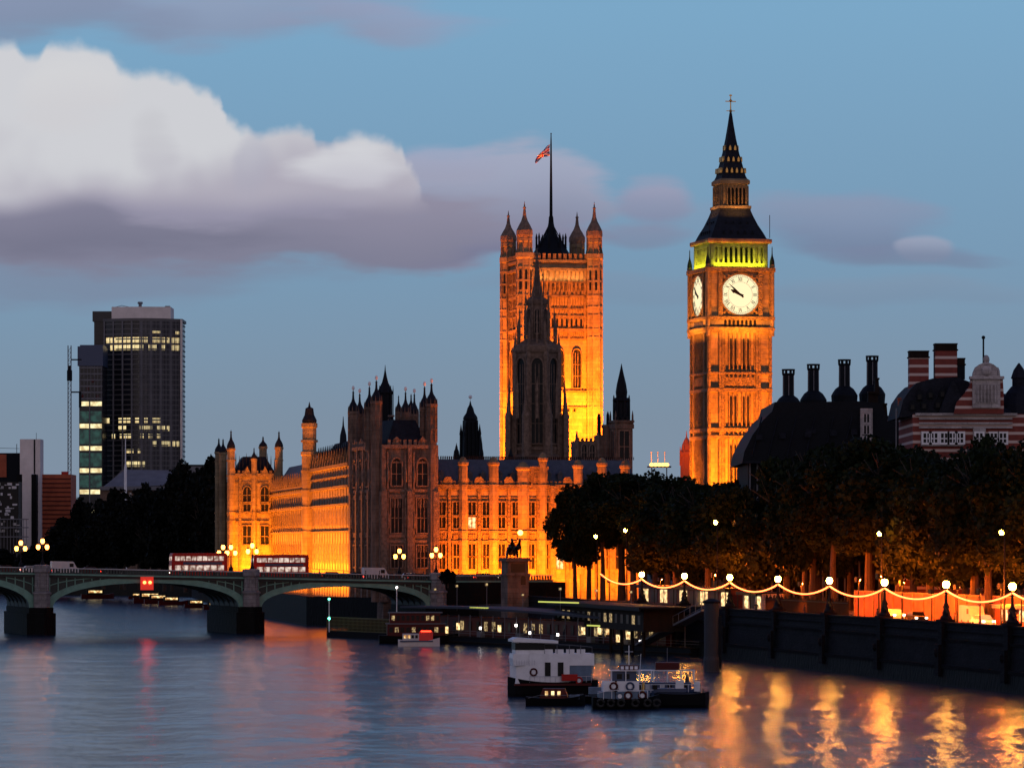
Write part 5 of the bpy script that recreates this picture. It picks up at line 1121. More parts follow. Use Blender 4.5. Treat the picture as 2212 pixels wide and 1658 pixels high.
kitA = tree_kit(15000, BH, BR_, BZ, .30, M['leaf'], (1, 2, 3, 4), -.6); kitF = tree_kit(8000, BH, BR_, BZ+2, .5, M['leafd'], (7, 8, 9), -.9)
def tree(kit, i, loc, topz, wid, label, group, name='plane_tree', botz=None):
    s = (topz-loc[2])/BH; c, t = kit[i % len(kit)]; r = thing(name, label, 'tree', loc, random.uniform(0, 6.28), group)
    k = wid/BR_; kz = s if botz is None else (topz-botz)/2/(BZ*.93); cz = (BH-BZ*.93)*s if botz is None else (topz+botz)/2-loc[2]
    inst(c, 'crown', r, T(0, 0, cz) @ Matrix.Diagonal((k, k, kz, 1))); inst(t, 'trunk', r, Matrix.Diagonal((k, k, s, 1))); return r
random.seed(21)
# tops of the tree line in the photo: column -> row
def prof_top(px):
    pts = [(1225, 1060), (1260, 1042), (1300, 1018), (1350, 1008), (1400, 1010), (1450, 1025), (1490, 1035), (1530, 1022), (1570, 1030), (1610, 1012), (1660, 985), (1700, 965), (1750, 948), (1800, 952), (1850, 935), (1880, 926), (1930, 930), (1975, 955), (2010, 958), (2060, 962), (2110, 955), (2150, 945), (2212, 938), (2300, 930)]
    for (a, b), (c, d_) in zip(pts[:-1], pts[1:]):
        if a <= px <= c: return b + (d_-b)*(px-a)/(c-a)
    return 940
nrm = Vector((.982, .187, 0)); k = 0
oword = ['first', 'second', 'third', 'fourth', 'fifth', 'sixth', 'seventh', 'eighth', 'ninth', 'tenth', 'eleventh', 'twelfth', 'thirteenth', 'fourteenth', 'fifteenth', 'sixteenth', 'seventeenth', 'eighteenth', 'nineteenth', 'twentieth', 'twenty-first', 'twenty-second']
rows = []
for row, (off, s0, s1, st_) in enumerate(((17, 4, 310, 12.5), (29, -6, 300, 14.5), (43, 60, 310, 17))):
    s = s0
    while s < s1:
        p = BA + BDIR*(s+random.uniform(-2, 2)) + nrm*(off+random.uniform(-2, 2)); px = HX + p.x/p.y*F
        if px > 1215 and px < 2290: rows.append((row, px, p))
        s += st_
for row in (0, 1, 2):
    rr = sorted([x for x in rows if x[0] == row], key=lambda q_: q_[1])
    for i, (r_, px, p) in enumerate(rr):
        ty = prof_top(px) + (16 if row == 0 else 6 if row == 1 else 0) + random.uniform(-4, 10); tp = PZ(ty, p.y)
        gap = any(a_ < px < b_ for a_, b_ in ((1318, 1385), (1535, 1590), (1780, 1830), (1870, 1990)))
        bz = random.uniform(17, 19) if gap and px < 1420 else random.uniform(12, 15) if gap else random.uniform(7.6, 10.5) if row < 2 else 8
        tree(kitA, i*7+row*2, (p.x, p.y, 6.0), tp, random.uniform(7.0, 8.6), ('%s plane tree from the left in the ' % oword[i]) + ('front row along the embankment pavement', 'second row behind the embankment road', 'back row before the dark chimneyed block')[row], ('plane trees in the front row', 'plane trees in the second row', 'plane trees in the back row')[row], botz=bz)
for i, (px, d_, bz, wd, lb) in enumerate(((1243, 728, 11, 5.5, 'leftmost plane tree of the palace corner, dark against the orange wing'), (1272, 742, 12, 6.5, 'second plane tree from the left at the palace corner'), (1303, 727, 14, 6, 'third plane tree from the left, just left of the orange opening'), (1345, 745, 18.5, 8, 'high plane tree over the orange opening'), (1392, 733, 14, 7, 'plane tree just right of the orange opening'), (1428, 748, 12, 8, 'plane tree below the glowing rack of floodlamps'), (1462, 735, 12, 7, 'plane tree left of the small red domed turret'), (1492, 722, 12, 7, 'plane tree at the left foot of the clock tower'))):
    tree(kitA, i*3+1, (PX(px, d_), d_, 6.0), PZ(prof_top(px)+random.uniform(-3, 6), d_), wd, lb, 'plane trees at the palace corner', botz=bz)
# dark trees beyond the bridge at left
fts = [(118, 1300, 1168), (150, 1280, 1128), (185, 1260, 1092), (222, 1250, 1078), (262, 1230, 1070), (300, 1215, 1064), (338, 1200, 1056), (372, 1185, 1036), (402, 1170, 1020), (432, 1150, 1010), (462, 1130, 1006), (140, 1240, 1165), (180, 1225, 1135), (225, 1215, 1120), (270, 1195, 1112), (315, 1175, 1105), (355, 1160, 1090), (400, 1145, 1070), (445, 1115, 1050), (60, 1330, 1195), (90, 1310, 1182), (478, 1095, 1060), (10, 1350, 1190)]
names = ['behind', 'before']
for i, (px, d_, ty) in enumerate(fts):
    lb = 'dark riverside tree beyond the bridge, %s from the left of its clump' % oword[sorted(range(len(fts)), key=lambda j: fts[j][0]).index(i) % 22] if i != 22 else 'dark low tree at the far left edge beyond the bridge lamps'
    tree(kitF, i*5, (PX(px, d_), d_, 3.5), PZ(ty, d_), random.uniform(6, 8.0)*(.8 if ty > 1150 else 1), lb, 'dark trees on the bank beyond the bridge', 'riverside_tree')
hd = MB(); p0 = [(PX(px, d_)-1, d_+8) for px, d_ in ((100, 1300), (200, 1250), (300, 1200), (400, 1150), (480, 1090))]
# street lamps between the trees
slm = thing('street_lamp', '', 'street lamp', (0, 0, 0), 0, 'tall street lamps glowing among the plane trees')
MB().lathe(0, 0, [(.2, 0), (.14, 1), (.08, 9.5)], 8).tube([(0, 0, 9.5), (-.3, 0, 9.9), (-1.0, 0, 10.0)], .06).build('lamp_post', M['iron'], slm)
MB().ball(-1.1, 0, 9.8, .35, .28, .25).build('lamp_head', M['globew'], slm)
PS = Proto(slm)
sl_spots = [(1550, 8, 11, 'glowing street lamp among leaves below the clock tower'), (1354, 8, 10, 'glowing street lamp above the orange-lit opening in the trees'), (1410, 20, 12, 'street lamp glowing deep in the trees left of the clock tower'), (1905, 8, 9, 'street lamp in the brightest orange-lit tree gap'), (2170, 8, 9, 'street lamp among the reddish leaves near the right edge'), (1290, 8, 9, 'street lamp in the trees behind the bronze statue')]
for px, off, h, lb in sl_spots:
    kx = (px-HX)/F; s = (BA.x + nrm.x*off - kx*(BA.y+nrm.y*off))/(kx*BDIR.y - BDIR.x); p = BA + BDIR*s + nrm*off
    PS.place((p.x, p.y, 6.2), BPHI, lb, scale=(1, 1, (h+2.5)/10))

shl = thing('added_tree_lamp', '', 'street lamp', (0, 0, 0), 0, 'low added lamps lighting the plane trees')  # lamps added to light the crowns, with shields blocking view and reflections
MB().lathe(0, 0, [(.16, 0), (.1, 1), (.07, 6.6)], 8).build('lamp_post', M['iron'], shl)
MB().ball(0, .12, 6.8, .2, .15, .15).build('lamp_head', M['addedglow'], shl)
MB().box(-.5, .5, -.32, -.24, 6.35, 7.25).box(-.6, .6, -.24, .42, 7.15, 7.25).box(-.5, -.44, -.24, .12, 6.35, 7.15).box(.44, .5, -.24, .12, 6.35, 7.15).build('added_light_shield', M['iron'], shl)
PH = Proto(shl)
for i, (px, off, sc_) in enumerate(((1330, 5, .7), (1440, 6, .8), (1555, 9, .95), (1590, 7, .85), (1745, 8, .8), (1800, 7, .85), (1870, 8, .95), (1915, 7, 1.05), (1965, 9, .9), (2030, 6, .75), (2085, 9, .85), (2135, 6, .8), (2180, 9, .9), (2225, 6, .8), (2275, 8, .8))):
    p = BA + BDIR*bank_s(px) + nrm*off; kx = (px-HX)/F; s = (BA.x + nrm.x*off - kx*(BA.y+nrm.y*off))/(kx*BDIR.y - BDIR.x); p = BA + BDIR*s + nrm*(off-1.0)
    PH.place((p.x, p.y, 6.35), BPHI, '%s added lamp from the left, hooded towards the river, lighting the front plane trees' % oword[i], scale=(1, 1, sc_*.8))
# ================================================================ STATUE ON PLINTH
d = 722; sx_ = lambda px: PX(px, d)-PX(1118, d); Z = tz(d)
stt = thing('statue_on_plinth', 'dark bronze chariot statue on a tall pale stone plinth at the bridge end', 'statue', (PX(1112, d), d, 5), math.radians(14))
a = MB(T(0, 0, -5)); a.box(-1.9, 1.9, -2.4, 2.4, 3, Z(1240)); a.box(-2.2, 2.2, -2.7, 2.7, Z(1242), Z(1238)); a.box(-1.85, 1.85, -2.3, 2.3, Z(1238), Z(1212)); a.box(-2.3, 2.3, -2.8, 2.8, Z(1212), Z(1208)); a.box(-2.1, 2.1, -2.6, 2.6, Z(1208), Z(1204)); a.build('plinth', M['dstone'], stt)
a = MB(T(0, 0, -5)); a.box(-1.3, 1.3, -2.36, -2.3, Z(1235), Z(1216)); a.extr(arch_poly(.9, 1.6, -.1+1.0, Z(1262)), -2.46, -2.4); a.build('plaque', M['bronze'], stt)
z0 = Z(1204); a = MB(T(0, 0, -5))
for hx in (-.75, .55):                                # two rearing horses
    a.tube([(hx, 1.3, z0+1.5), (hx, .4, z0+1.7), (hx, -.5, z0+1.95), (hx, -1.0, z0+2.3)], [.42, .46, .48, .3], 10); a.tube([(hx, -.9, z0+2.2), (hx, -1.25, z0+2.9), (hx, -1.45, z0+3.15)], [.33, .2, .16], 8); a.tube([(hx, -1.35, z0+3.2), (hx, -1.85, z0+2.95)], [.17, .09], 7)
    a.tube([(hx-.2, -.8, z0+1.9), (hx-.25, -1.6, z0+1.9), (hx-.25, -1.7, z0+1.3)], [.18, .1, .07]); a.tube([(hx+.2, -.8, z0+1.8), (hx+.25, -1.4, z0+1.4), (hx+.25, -1.2, z0+.8)], [.18, .1, .07])
    for s_ in (-.2, .2): a.tube([(hx+s_, 1.2, z0+1.5), (hx+s_, 1.45, z0+.85), (hx+s_, 1.2, z0+.05)], [.24, .13, .08])
    a.tube([(hx, 1.6, z0+1.6), (hx, 1.95, z0+1.2), (hx, 2.0, z0+.6)], [.1, .12, .04])
a.build('horse_group', M['bronze'], stt, smooth=True)
a = MB(T(0, 0, -5)); a.extx([(1.5, z0+.5), (2.5, z0+.5), (2.6, z0+1.5), (2.2, z0+1.5), (1.5, z0+1.0)], -.8, .8); a.lathe(0, 0, [(.0, 0), (.01, 0)], 3) if False else None
for s_ in (-.95, .95): a.M = T(s_, 2.0, z0+.65-5) @ Matrix.Rotation(math.radians(90), 4, 'Y'); a.lathe(0, 0, [(.65, -.06), (.65, .06)], 14)
a.build('chariot', M['bronze'], stt)
a = MB(T(0, 0, -5)); a.lathe(0, 2.0, [(.5, z0+.6), (.42, z0+1.2), (.28, z0+1.9), (.36, z0+2.4), (.3, z0+2.7), (.1, z0+2.8)], 10); a.ball(0, 2.0, z0+3.0, .2, .22, .26)
a.tube([(-.3, 2.0, z0+2.55), (-.8, 1.8, z0+2.9), (-1.1, 1.7, z0+3.3)], [.1, .08, .06]); a.tube([(.3, 2.0, z0+2.55), (.75, 1.8, z0+2.8), (.85, 1.7, z0+3.5), (.85, 1.6, z0+4.3)], [.1, .08, .05, .03])
for s_ in (-.55, .55): a.lathe(s_*.9, 2.3, [(.3, z0+.6), (.22, z0+1.4), (.2, z0+1.9), (.12, z0+2.1), (.16, z0+2.3), (.05, z0+2.45)], 8)
a.build('charioteer', M['bronze'], stt, smooth=True)
gl = thing('street_lamp', 'tall lamp with a pale yellow globe rising just behind the bronze statue', 'street lamp', (PX(1124, 735), 735, 6)); 
MB().lathe(0, 0, [(.25, 0), (.12, 1), (.08, 11.2)], 8).build('lamp_post', M['iron'], gl); MB().ball(0, 0, PZ(1150, 735)-6, .48).build('lamp_globe', M['globe2'], gl, smooth=True)

# ================================================================ VEHICLES
def wheel(parent, x, y, r=.33, w=.24):
    o = MB().lathe(0, 0, [(r*.9, -w/2), (r, -w/3), (r, w/3), (r*.9, w/2)], 14).build('wheel', M['rubber'], parent); o.matrix_local = T(x, y, r) @ Matrix.Rotation(math.radians(90), 4, 'X')
    h = MB().lathe(0, 0, [(r*.55, -w/2-.02), (r*.55, w/2+.02)], 10).build('hub', M['gconc'], o); return o
def car(kind, body, label, van=False):
    r = thing(kind, label, 'van' if van else 'car', (0, 0, 0)); a = MB()
    if van: a.extr([(-2.5, .35), (2.5, .35), (2.5, 1.1), (2.0, 1.25), (1.5, 2.2), (1.3, 2.35), (-2.45, 2.4), (-2.5, 2.2)], -.95, .95)
    else: a.extr([(-2.15, .3), (2.15, .3), (2.2, .6), (2.05, .85), (1.0, .98), (-1.9, 1.0), (-2.2, .9)], -.87, .87); a.taper(-1.75, 1.05, -.8, .8, .98, 1.45, .5, .14)
    a.build('body', body, r); g_ = MB()
    if van: g_.box(.7, 1.45, -.97, .97, 1.35, 2.0)
    else: g_.taper(-1.68, .98, -.815, .815, 1.0, 1.4, .46, .12)
    g_.build('windows', M['glass'], r)
    for x in (-1.35, 1.35): 
        for y in (-.85, .85): wheel(r, x, y)
    L = 2.52 if van else 2.2
    for y in (-.65, .65): MB().box(L-.08, L+.02, y-.15, y+.15, .62, .8).build('headlight', M['headl'], r); MB().box(-L-.03, -L+.06, y-.14, y+.14, .66, .84).build('tail_light', M['taill'], r)
    return Proto(r)
C1 = car('parked_car', M['black'], 'black'); C2 = car('silver_car', M['white'], 'silver'); C3 = car('red_car', M['dred'], 'red'); V1 = car('white_van', M['offwhite'], 'white', True)
for px, yl, pr, rz, lb in ((1050, 9, C3, 0, 'dark red car on the bridge approach right of the dark corner tower'), (720, 8, C1, 0, 'black car on the bridge right of the double-decker bus'), (770, 12, C1, math.pi, 'black car on the bridge in front of the floodlit river front'), (812, 8, V1, 0, 'white van on the bridge below the dark corner tower'), (840, 8, C3, 0, 'red car just right of the white van on the bridge'), (880, 12, C2, math.pi, 'silver car heading left on the bridge near the three-lantern lamp'), (905, 8, C1, 0, 'black car near the right end of the bridge'), (70, 10, C2, 0, 'silver car with headlamps between the two far left bridge lamps'), (140, 9, V1, 0, 'white van on the left span of the bridge'), (190, 13, C3, math.pi, 'red car on the left span of the bridge'), (245, 9, C1, 0, 'black car on the bridge left of the red navigation lights'), (15, 9, C3, 0, 'red car at the left edge of the bridge')):
    x = br_x(px, yl); pr.place(brp(x, yl), BR + rz, lb, 'cars on the bridge')
bb = thing('double_decker_bus', '', 'bus', (0, 0, 0), 0, 'red double-decker buses')
a = MB(); a.extr([(-5.1, .35), (5.1, .35), (5.15, 2.0), (5.05, 4.1), (4.85, 4.35), (-4.95, 4.38), (-5.15, 4.1), (-5.15, .6)], -1.25, 1.25); a.build('body', M['redp'], bb)
for z, n, h in ((1.25, 7, .9), (3.0, 9, .8)):
    for k in range(n):
        w_ = 9.2/n; x = -4.6+w_*k + (.0)
        MB().box(x+.09, x+w_-.09, -1.28, 1.28, z, z+h).build('window', M['buswin'], bb)
MB().box(5.08, 5.17, -1.05, 1.05, 1.2, 2.1).box(5.02, 5.12, -1.05, 1.05, 3.0, 3.75).build('windscreen', M['buswin'], bb)
MB().box(-4.2, 3.0, -1.27, 1.27, 2.3, 2.75).build('side_panel', M['bluep'], bb)
for x in (-3.2, 3.3):
    for y in (-1.15, 1.15): wheel(bb, x, y, .5, .28)
for y in (-.9, .9): MB().box(5.12, 5.2, y-.15, y+.15, .7, .9).build('headlight', M['headl'], bb); MB().box(-5.2, -5.13, y-.12, y+.12, .8, 1.1).build('tail_light', M['taill'], bb)
BB = Proto(bb)
for px, yl, rz, lb in ((604, 7, math.pi, 'red double-decker bus with a navy side panel in front of the orange river front'), (428, 7, math.pi, 'red double-decker bus just left of the pair of rear bridge lamps')):
    x = br_x(px, yl); BB.place(brp(x, yl), BR + rz, lb)
p = bank_at(2150) + nrm*11; BB.place((p.x, p.y, 6.22), BPHI, 'red double-decker tour bus on the embankment road near the right edge')
p = bank_at(1880)+nrm*13; V1.place((p.x, p.y, 6.22), BPHI, 'white van on the embankment road behind the parapet', 'vehicles on the embankment road')
for px, off, pr, lb in ((1830, 9, C1, 'black car behind the parapet between the fifth farthest and next globe lamps'), (1950, 10, C2, 'silver car behind the parapet left of the second nearest globe lamp'), (2010, 13, C3, 'dark red car on the embankment road beside the second nearest globe lamp'), (2095, 9, C1, 'black car in front of the red tour bus'), (1740, 12, C2, 'silver car behind the iron railings of the embankment'), (2205, 9, V1, 'white van at the right edge behind the nearest globe lamp')):
    p = bank_at(px)+nrm*off; pr.place((p.x, p.y, 6.22), BPHI, lb, 'vehicles on the embankment road')
# ================================================================ EMBANKMENT KIOSKS AND FENCE
def kiosk(px0, px1, off, z1, mwall, mroof, label, name='kiosk', n=5, lit='warmwin'):
    s0 = (bank_at(px0)-BA).length; s1 = (bank_at(px1)-BA).length; p = BA+BDIR*s0+nrm*off; L = abs(s1-s0)
    r = thing(name, label, 'kiosk', (p.x, p.y, 6.3), BPHI); H = z1-6.3
    MB().box(0, L, 0, 3, 0, H).build('wall', M[mwall], r); MB().box(-.4, L+.4, -.9, 3.3, H, H+.2).box(-.4, L+.4, -.95, -.85, H-.25, H+.2).build('roof', M[mroof], r)
    for k in range(n): MB().box(L*(k+.15)/n, L*(k+.85)/n, -.06, 0, .9, H-.4).build('window', M[lit] if k % 2 == 0 else M['glass'], r)
    for k in range(n+1): MB().box(L*k/n-.06, L*k/n+.06, -.8, -.7, 0, H).build('post', M['iron'], r)
    return r
kiosk(1330, 1520, 4, 9.6, 'dred', 'iron', 'long dark pier entrance building with lit panels below the glowing strings', 'pier_entrance', 9)
kiosk(1560, 1600, 3, 9.3, 'pstone', 'iron', 'small pale lit ticket kiosk beside the dark mooring pile', n=3)
kiosk(2000, 2075, 9, 8.9, 'brickr', 'gconc', 'low brown kiosk with a flat pale roof left of the red tour bus', n=4)
hb = BA + BDIR*(bank_s(1610)) + nrm*15.6; L = bank_s(2300)-bank_s(1610)
hr = thing('glow_tinted_hoarding', 'long orange glow-tinted board fence at the back of the embankment road under the trees', 'wall', (hb.x, hb.y, 6.2), BPHI)
MB().box(0, L, 0, .3, 0, 3.4).build('panel', M['glowboard'], hr); a = MB(); a.box(0, L, -.12, .4, 3.4, 3.6)  # lamplight glow and its uneven falloff are put into the board colour
for k in range(30): a.box(L*k/29-.12, L*k/29+.12, -.15, 0, 0, 3.4)
a.build('post', M['trim'], hr)
s0 = bank_s(1585); L = bank_s(1775)-s0; p = BA+BDIR*s0+nrm*3.5; fn = thing('iron_railing', 'tall dark railing of vertical bars on the embankment lit from behind', 'fence', (p.x, p.y, 6.3), BPHI)
a = MB(); k = 0
while k*.55 < L: a.box(k*.55, k*.55+.2, 0, .1, 0, 2.7+.25*math.sin(k*1.7)); k += 1
a.build('bars', M['timber'], fn); MB().box(0, L, -.04, .14, .3, .42).box(0, L, -.04, .14, 2.2, 2.32).build('rail', M['iron'], fn)
# mooring pile
mp_ = thing('mooring_pile', 'tall thick dark grey mooring pile standing in the water by the wall', 'pile', (PX(1537, 523), 523, 0))
a = MB(); a.lathe(0, 0, [(1.05, -3), (1.05, 1.5), (.95, 2), (.95, PZ(1302, 523))], 16); a.build('pile', mat('pile_steel', (.022, .022, .032), .7, noise=.4, nscale=.6, stretch=(1, 1, .3)), mp_, smooth=False)
a = MB(); a.lathe(0, 0, [(1.15, PZ(1302, 523)), (1.2, PZ(1298, 523)), (.3, PZ(1292, 523))], 16); a.box(.9, 1.25, -.35, .35, .3, 7); a.build('pile_collar', M['iron'], mp_)

# ================================================================ PIER
pa = Vector((PX(862, 690), 690, 0)); pb = Vector((PX(1492, 592), 592, 0)); pL = (pb-pa).length; pphi = math.atan2(pb.y-pa.y, pb.x-pa.x)
pi_ = thing('river_pier', 'long dark floating pier with covered canopy and lit cabins', 'pier', pa, pphi)
MB().box(0, pL, 0, 9, -.5, 1.15).build('pontoon', M['iron'], pi_)
MB().box(-.1, pL+.1, -.15, 9.1, 1.15, 1.3).box(0, pL, -.3, 0, .3, .55).build('deck_edge', M['timber'], pi_)
MB().box(2, pL-14, 3, 7.5, 1.3, 4.3).build('cabin', M['dred'], pi_)
def pl_x(px, yl=0.0):
    c, s = math.cos(pphi), math.sin(pphi); k_ = (px-HX)/F; return (k_*(pa.y+yl*c)-pa.x+yl*s)/(c-k_*s)
random.seed(9)
for px in range(880, 1440, 17):
    x = pl_x(px, 3); lit = random.random(); MB().box(x-.55, x+.55, 2.9, 3.0, 2.2, 3.7).build('window', M['pierwin'] if lit < .45 else M['glass'], pi_)
a = MB(); xs_ = [pl_x(862), pl_x(1000), pl_x(1160), pl_x(1300), pl_x(1412)]; zs_ = [5.55, 5.75, 5.4, 4.9, 4.5]
pts_ = list(zip(xs_, zs_)); a.strip(pts_, [(x, z+.35) for x, z in pts_], .2, 8.6); a.build('canopy', M['pierroof'], pi_)
a = MB(); 
for k in range(24): x = 1+k*(pL-4)/23; a.tube([(x, .6, 1.2), (x, .6, 4.8)], .07); a.tube([(x, .6, 2.2), (x+(pL-4)/23, .6, 2.2)], .035, 4); a.tube([(x, .6, 1.8), (x+(pL-4)/23, .6, 1.8)], .03, 4)
a.build('railing', M['gconc'], pi_)
for px0, px1, yy, m_ in ((1265, 1418, 1353, 'ygreen'), (1160, 1245, 1300, 'litwin'), (1012, 1050, 1312, 'litwin')):
    x0_, x1_ = pl_x(px0), pl_x(px1); dd = pa.y+(x0_+x1_)/2*math.sin(pphi)
    MB().box(x0_, x1_, .2, .45, PZ(yy, dd)-.1, PZ(yy, dd)+.1).build('light_strip', M[m_] if m_ == 'ygreen' else M['ygreen'], pi_)
for px, yy, m_ in ((1074, 1357, 'warmwin'), (1110, 1350, 'whitel'), (1290, 1362, 'warmwin'), (1308, 1362, 'warmwin'), (1255, 1362, 'warmwin'), (1033, 1356, 'whitel'), (985, 1352, 'warmwin'), (960, 1360, 'warmwin'), (930, 1366, 'whitel'), (1140, 1366, 'whitel'), (1200, 1370, 'whitel'), (1330, 1378, 'warmwin'), (1352, 1372, 'warmwin'), (1378, 1385, 'whitel')):
    x = pl_x(px); dd = pa.y+x*math.sin(pphi); z = PZ(yy, dd); q_ = .42 if m_ == 'warmwin' else .16
    MB().box(x-q_, x+q_, .25, .5, z-q_*1.3, z+q_*1.3).build('lamp', M[m_], pi_)
a = MB()
for px in (1382, 1430, 1475): x = pl_x(px); MB().tube([(x, 9.6, -1), (x, 9.6, 9.5)], .32, 10).build('guide_pile', M['gconc'], pi_)
gp = thing('canopy_building', 'dark canopied pier building with a row of small lit panels against the wall', 'building', bank_at(1450) + Vector((-6, 0, 0)), BPHI)
a = MB(); a.box(-42, 22, -3, 3, 3.6, 6.9); a.build('wall', M['timber'], gp); MB().box(-43, 24, -4, 3.4, 6.9, 7.2).box(-43, 24, -4.1, -3.9, 6.6, 7.2).build('roof', M['iron'], gp)
for k in range(16): MB().box(-40+k*3.9, -38.3+k*3.9, -3.06, -3, 4.6, 5.9).build('window', M['pierwin'] if k in (1, 2, 6, 9, 10, 14) else M['glass'], gp)
a = MB(); 
for k in range(9): MB().tube([(-40+k*7.5, -2.5, -2), (-40+k*7.5, -2.5, 3.6)], .25, 8).build('support_pile', M['timber'], gp)
gw = thing('gangway', 'sloping dark gangway with thin rails leading from the wall down to the pier', 'gangway', bank_at(1560)+Vector((-2, 0, 0)), 0)
a = MB(); pq = P(1375, 603, 603) if False else None
g0 = Vector((0, 0, 7.0)); g1 = Vector((PX(1385, 606), 606, 1.6)) - Vector(gw.location); n_ = (g1-g0).cross(Vector((0, 0, 1))).normalized()
a.add([g0-n_, g0+n_, g1+n_, g1-n_, g0-n_-Vector((0, 0, .3)), g0+n_-Vector((0, 0, .3)), g1+n_-Vector((0, 0, .3)), g1-n_-Vector((0, 0, .3))], [(0, 1, 2, 3), (4, 7, 6, 5), (0, 4, 5, 1), (2, 6, 7, 3), (1, 5, 6, 2), (0, 3, 7, 4)]); a.build('walkway', M['gconc'], gw)
a = MB()
for s_ in (-1, 1):
    a.tube([g0+n_*s_+Vector((0, 0, 1.1)), g1+n_*s_+Vector((0, 0, 1.1))], .05)
    for k in range(13): q_ = g0.lerp(g1, k/12)+n_*s_; a.tube([q_, q_+Vector((0, 0, 1.1))], .035, 4)
a.build('handrail', M['gconc'], gw)
# left low pontoon with mesh fence
lp0 = Vector((PX(706, 722), 722, 0)); lp1 = Vector((PX(872, 694), 694, 0)); Ln = (lp1-lp0).length; lphi = math.atan2(lp1.y-lp0.y, lp1.x-lp0.x)
fpn = thing('fenced_pontoon', 'low black floating pontoon with olive mesh fence left of the pier', 'pontoon', lp0, lphi)
MB().box(0, Ln, 0, 7, -.5, 1.1).build('hull', M['black'], fpn)
a = MB(); a.box(0, Ln, 0, .12, 3.4, 3.55); a.box(0, Ln, 0, .1, 1.15, 1.25)
for k in range(60): a.box(Ln*k/59-.04, Ln*k/59+.04, 0, .08, 1.1, 3.4)
for z in (1.7, 2.3, 2.9): a.box(0, Ln, 0, .06, z, z+.06)
a.build('mesh_fence', mat('olive_fence', (.10, .09, .02), .6), fpn)
MB().box(3, Ln-2, 2.5, 5.5, 1.1, 3.2).build('deck_house', M['timber'], fpn)
for px, d_, y0, y1, m_, lb in ((711, 715, 1293, 1335, 'greenl', 'thin post with two green lamps at the left end of the fenced pontoon'), (857, 700, 1268, 1310, 'whitel', 'thin white-lit post above the left end of the pier canopy')):
    r = thing('signal_post', lb, 'post', (PX(px, d_), d_, 0)); MB().tube([(0, 0, 1.0), (0, 0, PZ(y0, d_))], .09).build('pole', M['white'], r)
    MB().ball(0, -.1, PZ(y0, d_), .2).build('lamp', M[m_], r)
    if m_ == 'greenl': MB().ball(0, -.1, PZ(y1, d_), .22).build('lamp', M[m_], r)
# ================================================================ BOATS
def hull(mb, L, B, H, n=14, bow=.75, sheer=.4, stern=.8, flare=.8):
    """hull along x, bow at +x, waterline z=0"""
    secs = []
    for k in range(n+1):
        t_ = k/n; f = min(1, (1-t_)/(1-bow)) if t_ > bow else 1; f = math.sin(f*math.pi/2)**.8 if t_ > bow else 1; f *= stern+(1-stern)*min(1, t_/.3)
        b_ = B/2*max(f, .03); z = H+sheer*(2*t_-1)**2*(1.3 if t_ > .5 else .6); x = -L/2+L*t_
        secs.append([(x, -b_, z), (x, -b_*flare, .3), (x, -b_*.5, -.5), (x, b_*.5, -.5), (x, b_*flare, .3), (x, b_, z)])
    vs = [p_ for s_ in secs for p_ in s_]; fs = []
    for k in range(n):
        for j in range(5): fs.append((k*6+j, k*6+j+1, (k+1)*6+j+1, (k+1)*6+j))
        fs.append((k*6+5, k*6, (k+1)*6, (k+1)*6+5))
    fs.append((0, 5, 4, 3, 2, 1)); fs.append(tuple(n*6+j for j in range(6))); return mb.add(vs, fs)
def lifebuoy(parent, x, y, z, r=.3, m='dred', rot=0):
    a = MB(); n = 16
    a.tube([(r*math.cos(2*math.pi*k/n), 0, r*math.sin(2*math.pi*k/n)) for k in range(n+1)], r*.27, 6)
    o = a.build('lifebuoy', M[m], parent, smooth=True); o.matrix_local = T(x, y, z) @ RZ(rot); MB().lathe(0, 0, [(r*.6, -.03), (r*.6, .03)], 12).build('buoy_centre', M['white'], o).matrix_local = Matrix.Rotation(math.radians(90), 4, 'X'); return o
D0 = 404; Z = tz(412)
# white cabin cruiser / workboat
wb = thing('white_workboat', 'white high-sided workboat with tall wheelhouse, left of the moored group', 'boat', (PX(1192, 438), 438, 0), math.radians(8)); wb.scale = (1.1, 1.1, 1.14)
hull(MB(), 8.2, 3.2, 1.5, bow=.25, stern=.9) if False else None
hw_ = MB(); hull(hw_, 8.6, 3.4, 1.35); ho = hw_.build('hull', M['black'], wb); ho.matrix_local = RZ(math.pi); MB().box(-3.9, 3.6, -1.72, -1.6, 1.05, 1.25).build('red_strake', M['dred'], wb)
a = MB(); a.exz([(-4.1, 0), (-3.6, -1.0), (-2.4, -1.5), (-2.4, 1.5), (-3.6, 1.0)], 1.2, 2.9); a.box(-2.4, 1.5, -1.5, 1.5, 1.2, 4.0); a.box(1.5, 3.9, -1.45, 1.4, 2.9, 4.0); a.build('cabin', M['white'], wb)
a = MB(); a.box(1.5, 3.7, -1.35, 1.3, 1.2, 2.9); a.build('cabin_panel', M['cyanp'], wb)
a = MB(); a.extr([(-3.9, 2.9), (-1.3, 2.9), (-1.3, 4.0), (-3.9, 4.0), (-4.0, 3.6)], -1.35, 1.35); a.box(-3.7, -.9, -1.2, 1.2, 4.0, 5.1); a.extr([(-4.05, 5.1), (.4, 4.95), (.4, 5.2), (-3.6, 5.5), (-4.05, 5.3)], -1.5, 1.5); a.build('wheelhouse', M['white'], wb)
a = MB(); a.box(-3.74, -.86, -1.24, 1.24, 4.35, 5.0); a.box(-.86, .2, -1.0, 1.0, 4.2, 4.9); a.build('wheelhouse_window', M['glass'], wb)
for x in (.35, -.9): MB().box(x, x+.55, -1.56, -1.5, 1.9, 3.2).build('window', M['glass'], wb)
MB().box(-3.9, -2.7, -1.1, 1.1, 3.1, 3.5).build('porthole_band', M['glass'], wb)
